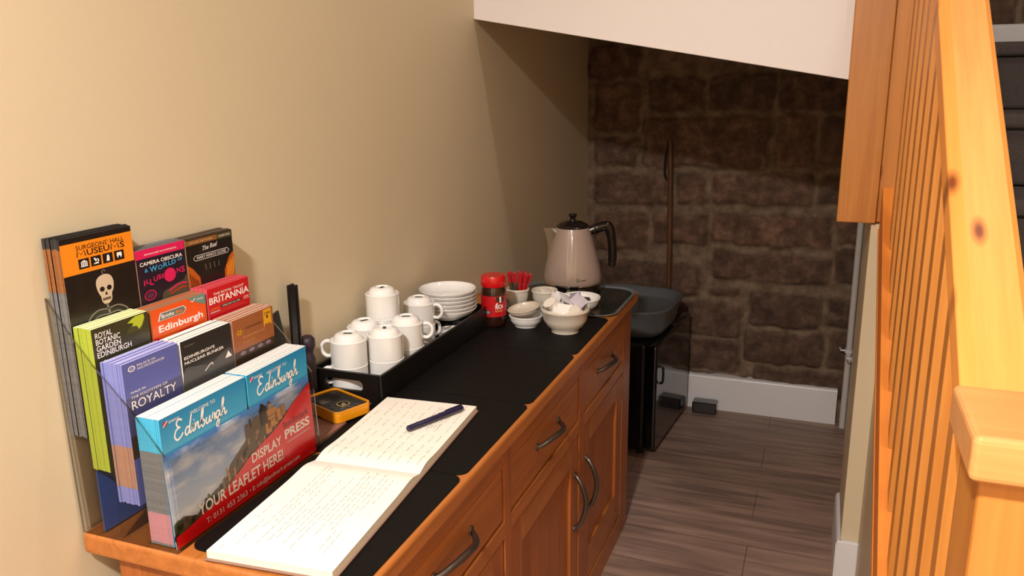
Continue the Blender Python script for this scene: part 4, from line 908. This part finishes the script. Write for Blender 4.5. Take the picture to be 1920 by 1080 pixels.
rect(b, .012, .022, .0555, .0655, M_CHROME, ck2); rect(b, .025, .040, .0575, .0600, mat('emblem_bronze', '#7A5A42', .3, metal=.6), ck2); b.obj('maker_plate', kt)

# ------------------------------------------------------------------ guest book and pen
bk = thing('guest_book', 'open guest book with handwritten cream pages across the placemats', 'guest book', (.287, -1.351, ZM), math.radians(4.4))
HW, HL = .096, .293
b = B(); b.box(-HW-.003, HW+.003, -HL-.004, HL+.004, 0, .0022, mat('book_cover', '#8A6A5C', .6)); b.obj('cover', bk, bevel=.0008)
def ztop(v, near):
    d = abs(v); base = (.0128 if near else .0112); return .0022+base*min(1, .55+.45*min(1, d/.03))+.0022*math.exp(-((d-.035)/.03)**2)-.0015*(d/HL)
def block(near):
    b = B(); n = 24; s = -1 if near else 1
    ring = []
    for k in range(n+1):
        v = .0008+(HL-.0008)*k/n; z = ztop(v, near); e = 0 if not near else 0
        for x in (-HW, HW): ring.append((x, s*v, z))
        for x in (-HW, HW): ring.append((x, s*v, .0023))
    b.v = ring
    for k in range(n):
        i = 4*k; j = i+4
        b.face((i, i+1, j+1, j), M_PAPER); b.face((i+2, j+2, j+3, i+3), M_PAPEREDGE); b.face((i, j, j+2, i+2), M_PAPEREDGE); b.face((i+1, i+3, j+3, j+1), M_PAPEREDGE)
    i = 4*n; b.face((0, 2, 3, 1), M_PAPEREDGE); b.face((i, i+1, i+3, i+2), M_PAPEREDGE)
    return b
b = block(True); nearpg = b.obj('page_block', bk, 30); b = block(False); farpg = b.obj('page_block', bk, 30)
def scribble(b, near, u0, v, length, amp, wdt):
    """one wavy line of handwriting; text runs along the book's long axis"""
    n = max(6, int(length/.0016)); pts = []; ph = random.random()*6; z = None
    for k in range(n+1):
        q = v+length*k/n; pts.append((u0+amp*(math.sin(k*1.9+ph)*.6+random.uniform(-.6, .6)), q))
    fn = lambda a, c: (a, c, ztop(c, near)+.0003)
    stroke(b, pts, wdt, M_INK, fn, 2)
def words(b, near, u, v0, v1, amp=.0012, wdt=.00055):
    v = v0
    while v < v1-.006:
        L_ = min(random.uniform(.006, .022), v1-v); scribble(b, near, u, v, L_, amp*random.uniform(.8, 2.0), wdt); v += L_+random.uniform(.003, .006)
b = B()
for u, v0, v1 in ((-.078, -.20, -.15), (-.066, -.27, -.20), (-.055, -.22, -.02), (-.047, -.20, -.03), (-.040, -.26, -.14), (-.038, -.12, -.04), (-.028, -.25, -.10), (-.020, -.24, -.15), (-.012, -.20, -.06), (-.004, -.25, -.14), (.004, -.22, -.05), (.012, -.26, -.12), (.020, -.18, -.03), (.028, -.22, -.04), (.036, -.19, -.02), (.044, -.20, -.06), (.052, -.25, -.20), (.052, -.16, -.03), (.060, -.14, -.04), (.070, -.12, -.04), (.062, -.26, -.20), (-.082, -.285, -.27)):
    words(b, True, u, v0, v1, .0014)
b.obj('handwriting', nearpg)
b = B()
for row in range(6):
    v0 = .02+row*.045
    for u in (-.082, -.062, -.044, -.026, -.008, .010, .028, .046, .064, .080):
        if row < 5 or random.random() < .6: words(b, False, u+random.uniform(-.003, .003), v0+random.uniform(0, .004), v0+random.uniform(.03, .043), .0012)
for u in (.030, .036, .042, .048, .054, .060): words(b, False, u, .17, .27, .0011)
b.obj('handwriting', farpg)
pen = thing('pen', 'dark navy pen lying on the far page of the guest book', 'pen', (.318, -1.148, ZM+.0205), 0)
dv = V((.345-.291, -1.084+1.212, 0)).normalized(); pen.rotation_euler = (0, 0, math.atan2(dv.y, dv.x))
NAVY = mat('navy_plastic', '#1C1838', .3)
b = B(); b.tube([(-.068, 0, 0), (-.066, 0, 0), (.010, 0, 0)], [.0042, .0055, .0055], NAVY, 14); b.obj('barrel', pen, 50)
b = B(); b.tube([(.010, 0, 0), (.064, 0, 0), (.068, 0, 0)], [.0060, .0060, .0045], NAVY, 14); b.obj('cap', pen, 50)
b = B(); b.box(.025, .066, -.0015, .0015, .0055, .0075, NAVY); b.obj('clip', pen)

# ------------------------------------------------------------------ gadget on leaflets between stand and tray
LB = [('pinkish brown leaflet lying flat under the yellow-edged gadget, top of two', '#8A5E50'), ('dark brown leaflet lying flat at the bottom under the gadget', '#5A4238')]
for k, (l, c) in enumerate(LB[::-1]):
    b = B(); b.box(-.052, .052, -.050, .050, 0, .003, mat('flat_leaflet_%d' % k, c, .4))
    o = b.obj('flat_leaflet'); o.location = (.098-.002*k, -1.243+.004*k, H+.0032*k); o.rotation_euler = (0, 0, .06-.05*k); tag(o, l, 'leaflet', None)
    if k == 1:
        b = B(); fn = lambda u, v: (-v+.05, u, .0032)
        for j in range(4): text(b, ('Guided', 'walking', 'tours', 'daily')[j], -.02, .012+j*.009, .005, C('print_pale_rose', '#C9A89A'), fn, .045, bold=0)
        b.obj('lettering', o)
ga = math.radians(-21.5)
gd = thing('handheld_gadget', 'yellow-edged black handheld gadget with round silver dial beside the tray', 'gadget', (.0985, -1.146, H+.0066), ga)
YE = mat('amber_plastic', '#E09010', .35)
P = rrect(-.060, .060, -.042, .042, .012, 5)
b = B(); b.prism(P, XY, 0, .018, YE); b.obj('case', gd, bevel=.002)
b = B(); n = len(P); Q = [(x*.95, y*.94) for x, y in P]
b.v = [(x, y, .018) for x, y in P]+[(x, y, .0225) for x, y in P]+[(x, y, .0225) for x, y in Q]+[(x, y, .018) for x, y in Q]
for r0 in range(3):
    for k in range(n): b.face((r0*n+k, r0*n+(k+1) % n, (r0+1)*n+(k+1) % n, (r0+1)*n+k), YE)
b.obj('raised_rim', gd)
b = B(); b.prism([(x*.94, y*.93) for x, y in P], XY, .0178, .0195, mat('gadget_black', '#171514', .35)); tp = b.obj('top_plate', gd)
b = B(); b.prism(rrect(-.046, -.004, -.028, .028, .004, 3), XY, .0195, .0201, mat('screen_grey', '#3A3634', .15, coat=.5)); b.obj('screen', tp)
b = B(); b.lathe([(.0105, .0195), (.0135, .0195), (.0135, .0210), (.0105, .0210)], mat('dial_gold', '#B89A4A', .25, metal=.8), 28, (.024, 0, 0)); b.lathe([(0, .0225), (.0045, .0215), (.006, .0196)], M_CHROME, 20, (.024, 0, 0)); b.obj('dial', tp, 40)
b = B()
for x, y in ((.044, .018), (.044, -.018), (.024, -.026), (.006, -.024), (.044, .0)): b.box(x-.004, x+.004, y-.003, y+.003, .0195, .0204, mat('button_grey', '#3E3A44', .4))
b.obj('buttons', tp)

# dark things standing by the wall between stand and tray
for x, y, wd, z1, l in ((.006, -1.1365, .010, 1.045, 'wider of two tall slim black sticks standing by the wall between stand and cups'), (.006, -1.119, .0035, 1.040, 'thinner of two tall slim black sticks standing by the wall between stand and cups')):
    b = B(); b.box(x-.003, x+.003, y-wd, y+wd, H, z1, M_BLACK); tag(b.obj('black_stick', bevel=.002), l, 'stick', 'tall black sticks by the wall')
b = B(); b.prism([(-1.262, H), (-1.176, H), (-1.166, .93), (-1.182, 1.004), (-1.262, .985)], YZ, .004, .008, mat('dark_card', '#25241F', .5)); tag(b.obj('dark_card'), 'dark grey-green card leaning behind the right end of the leaflet stand', 'card')
b = B(); b.lathe([(0, 0), (.013, 0), (.014, .01), (.014, .09), (.010, .10), (.012, .108), (.0155, .118), (.0150, .130), (.009, .137), (0, .138)], mat('plum_fabric', '#2A1A26', .5), 24); o = b.obj('plum_bottle', smooth=50); o.location = (.0065, -1.0955, H); tag(o, 'slim dark plum bottle with rounded top by the wall near the tray', 'bottle')

# ------------------------------------------------------------------ black fridge beyond the sideboard, with a grey basin on it
fr = thing('mini_fridge', 'low glossy black fridge standing between the sideboard and the stone wall', 'fridge', (.23, .78, 0), math.radians(-5))
b = B(); b.box(-.215, .180, -.270, .250, .018, .452, M_BLACK); b.obj('cabinet', fr, bevel=.012, bseg=3)
b = B(); b.box(.184, .225, -.270, .250, .025, .452, M_BLACKGLOSS); dr = b.obj('door', fr, bevel=.010, bseg=3)
b = B(); b.tube(catmull([(.225, -.225, .36), (.238, -.225, .352), (.238, -.225, .30), (.225, -.225, .292)], 5), .005, M_BLACKGLOSS, 8); b.obj('handle', dr, 50)
for x in (-.19, .16):
    for y in (-.24, .22): b = B(); b.lathe([(0, 0), (.016, 0), (.014, .02), (0, .02)], M_BLACK, 16, (x, y, 0)); b.obj('foot', fr)
bs = thing('washing_basin', 'grey plastic basin resting on the black fridge', 'basin', (.262, .735, .453), math.radians(-5))
GB = mat('dark_grey_plastic', '#5E6163', .5)
b = B(); lv = []
for s, z in ((.78, .0), (.84, .004), (.90, .03), (.965, .098), (1.02, .108), (1.025, .114), (1.0, .117), (.955, .112), (.90, .085), (.86, .078)):
    P = rrect(-.195*s, .195*s, -.205*s, .205*s, .12*s, 8); lv.append([(x, y, z) for x, y in P])
n = len(lv[0])
for r0 in lv: b.v += r0
for a in range(len(lv)-1):
    for k in range(n): b.face((a*n+k, a*n+(k+1) % n, (a+1)*n+(k+1) % n, (a+1)*n+k), GB)
b.face(range(n-1, -1, -1), GB); b.face(range((len(lv)-1)*n, len(lv)*n), GB); b.obj('basin', bs, 50)
b = B(); b.box(.500, .606, .985, 1.050, 0, .052, mat('grey_black_plastic', '#2A2526', .18, coat=.5)); tag(b.obj('floor_box', bevel=.008, bseg=3), 'low dark box on the floor by the white skirting beside the fridge', 'box')
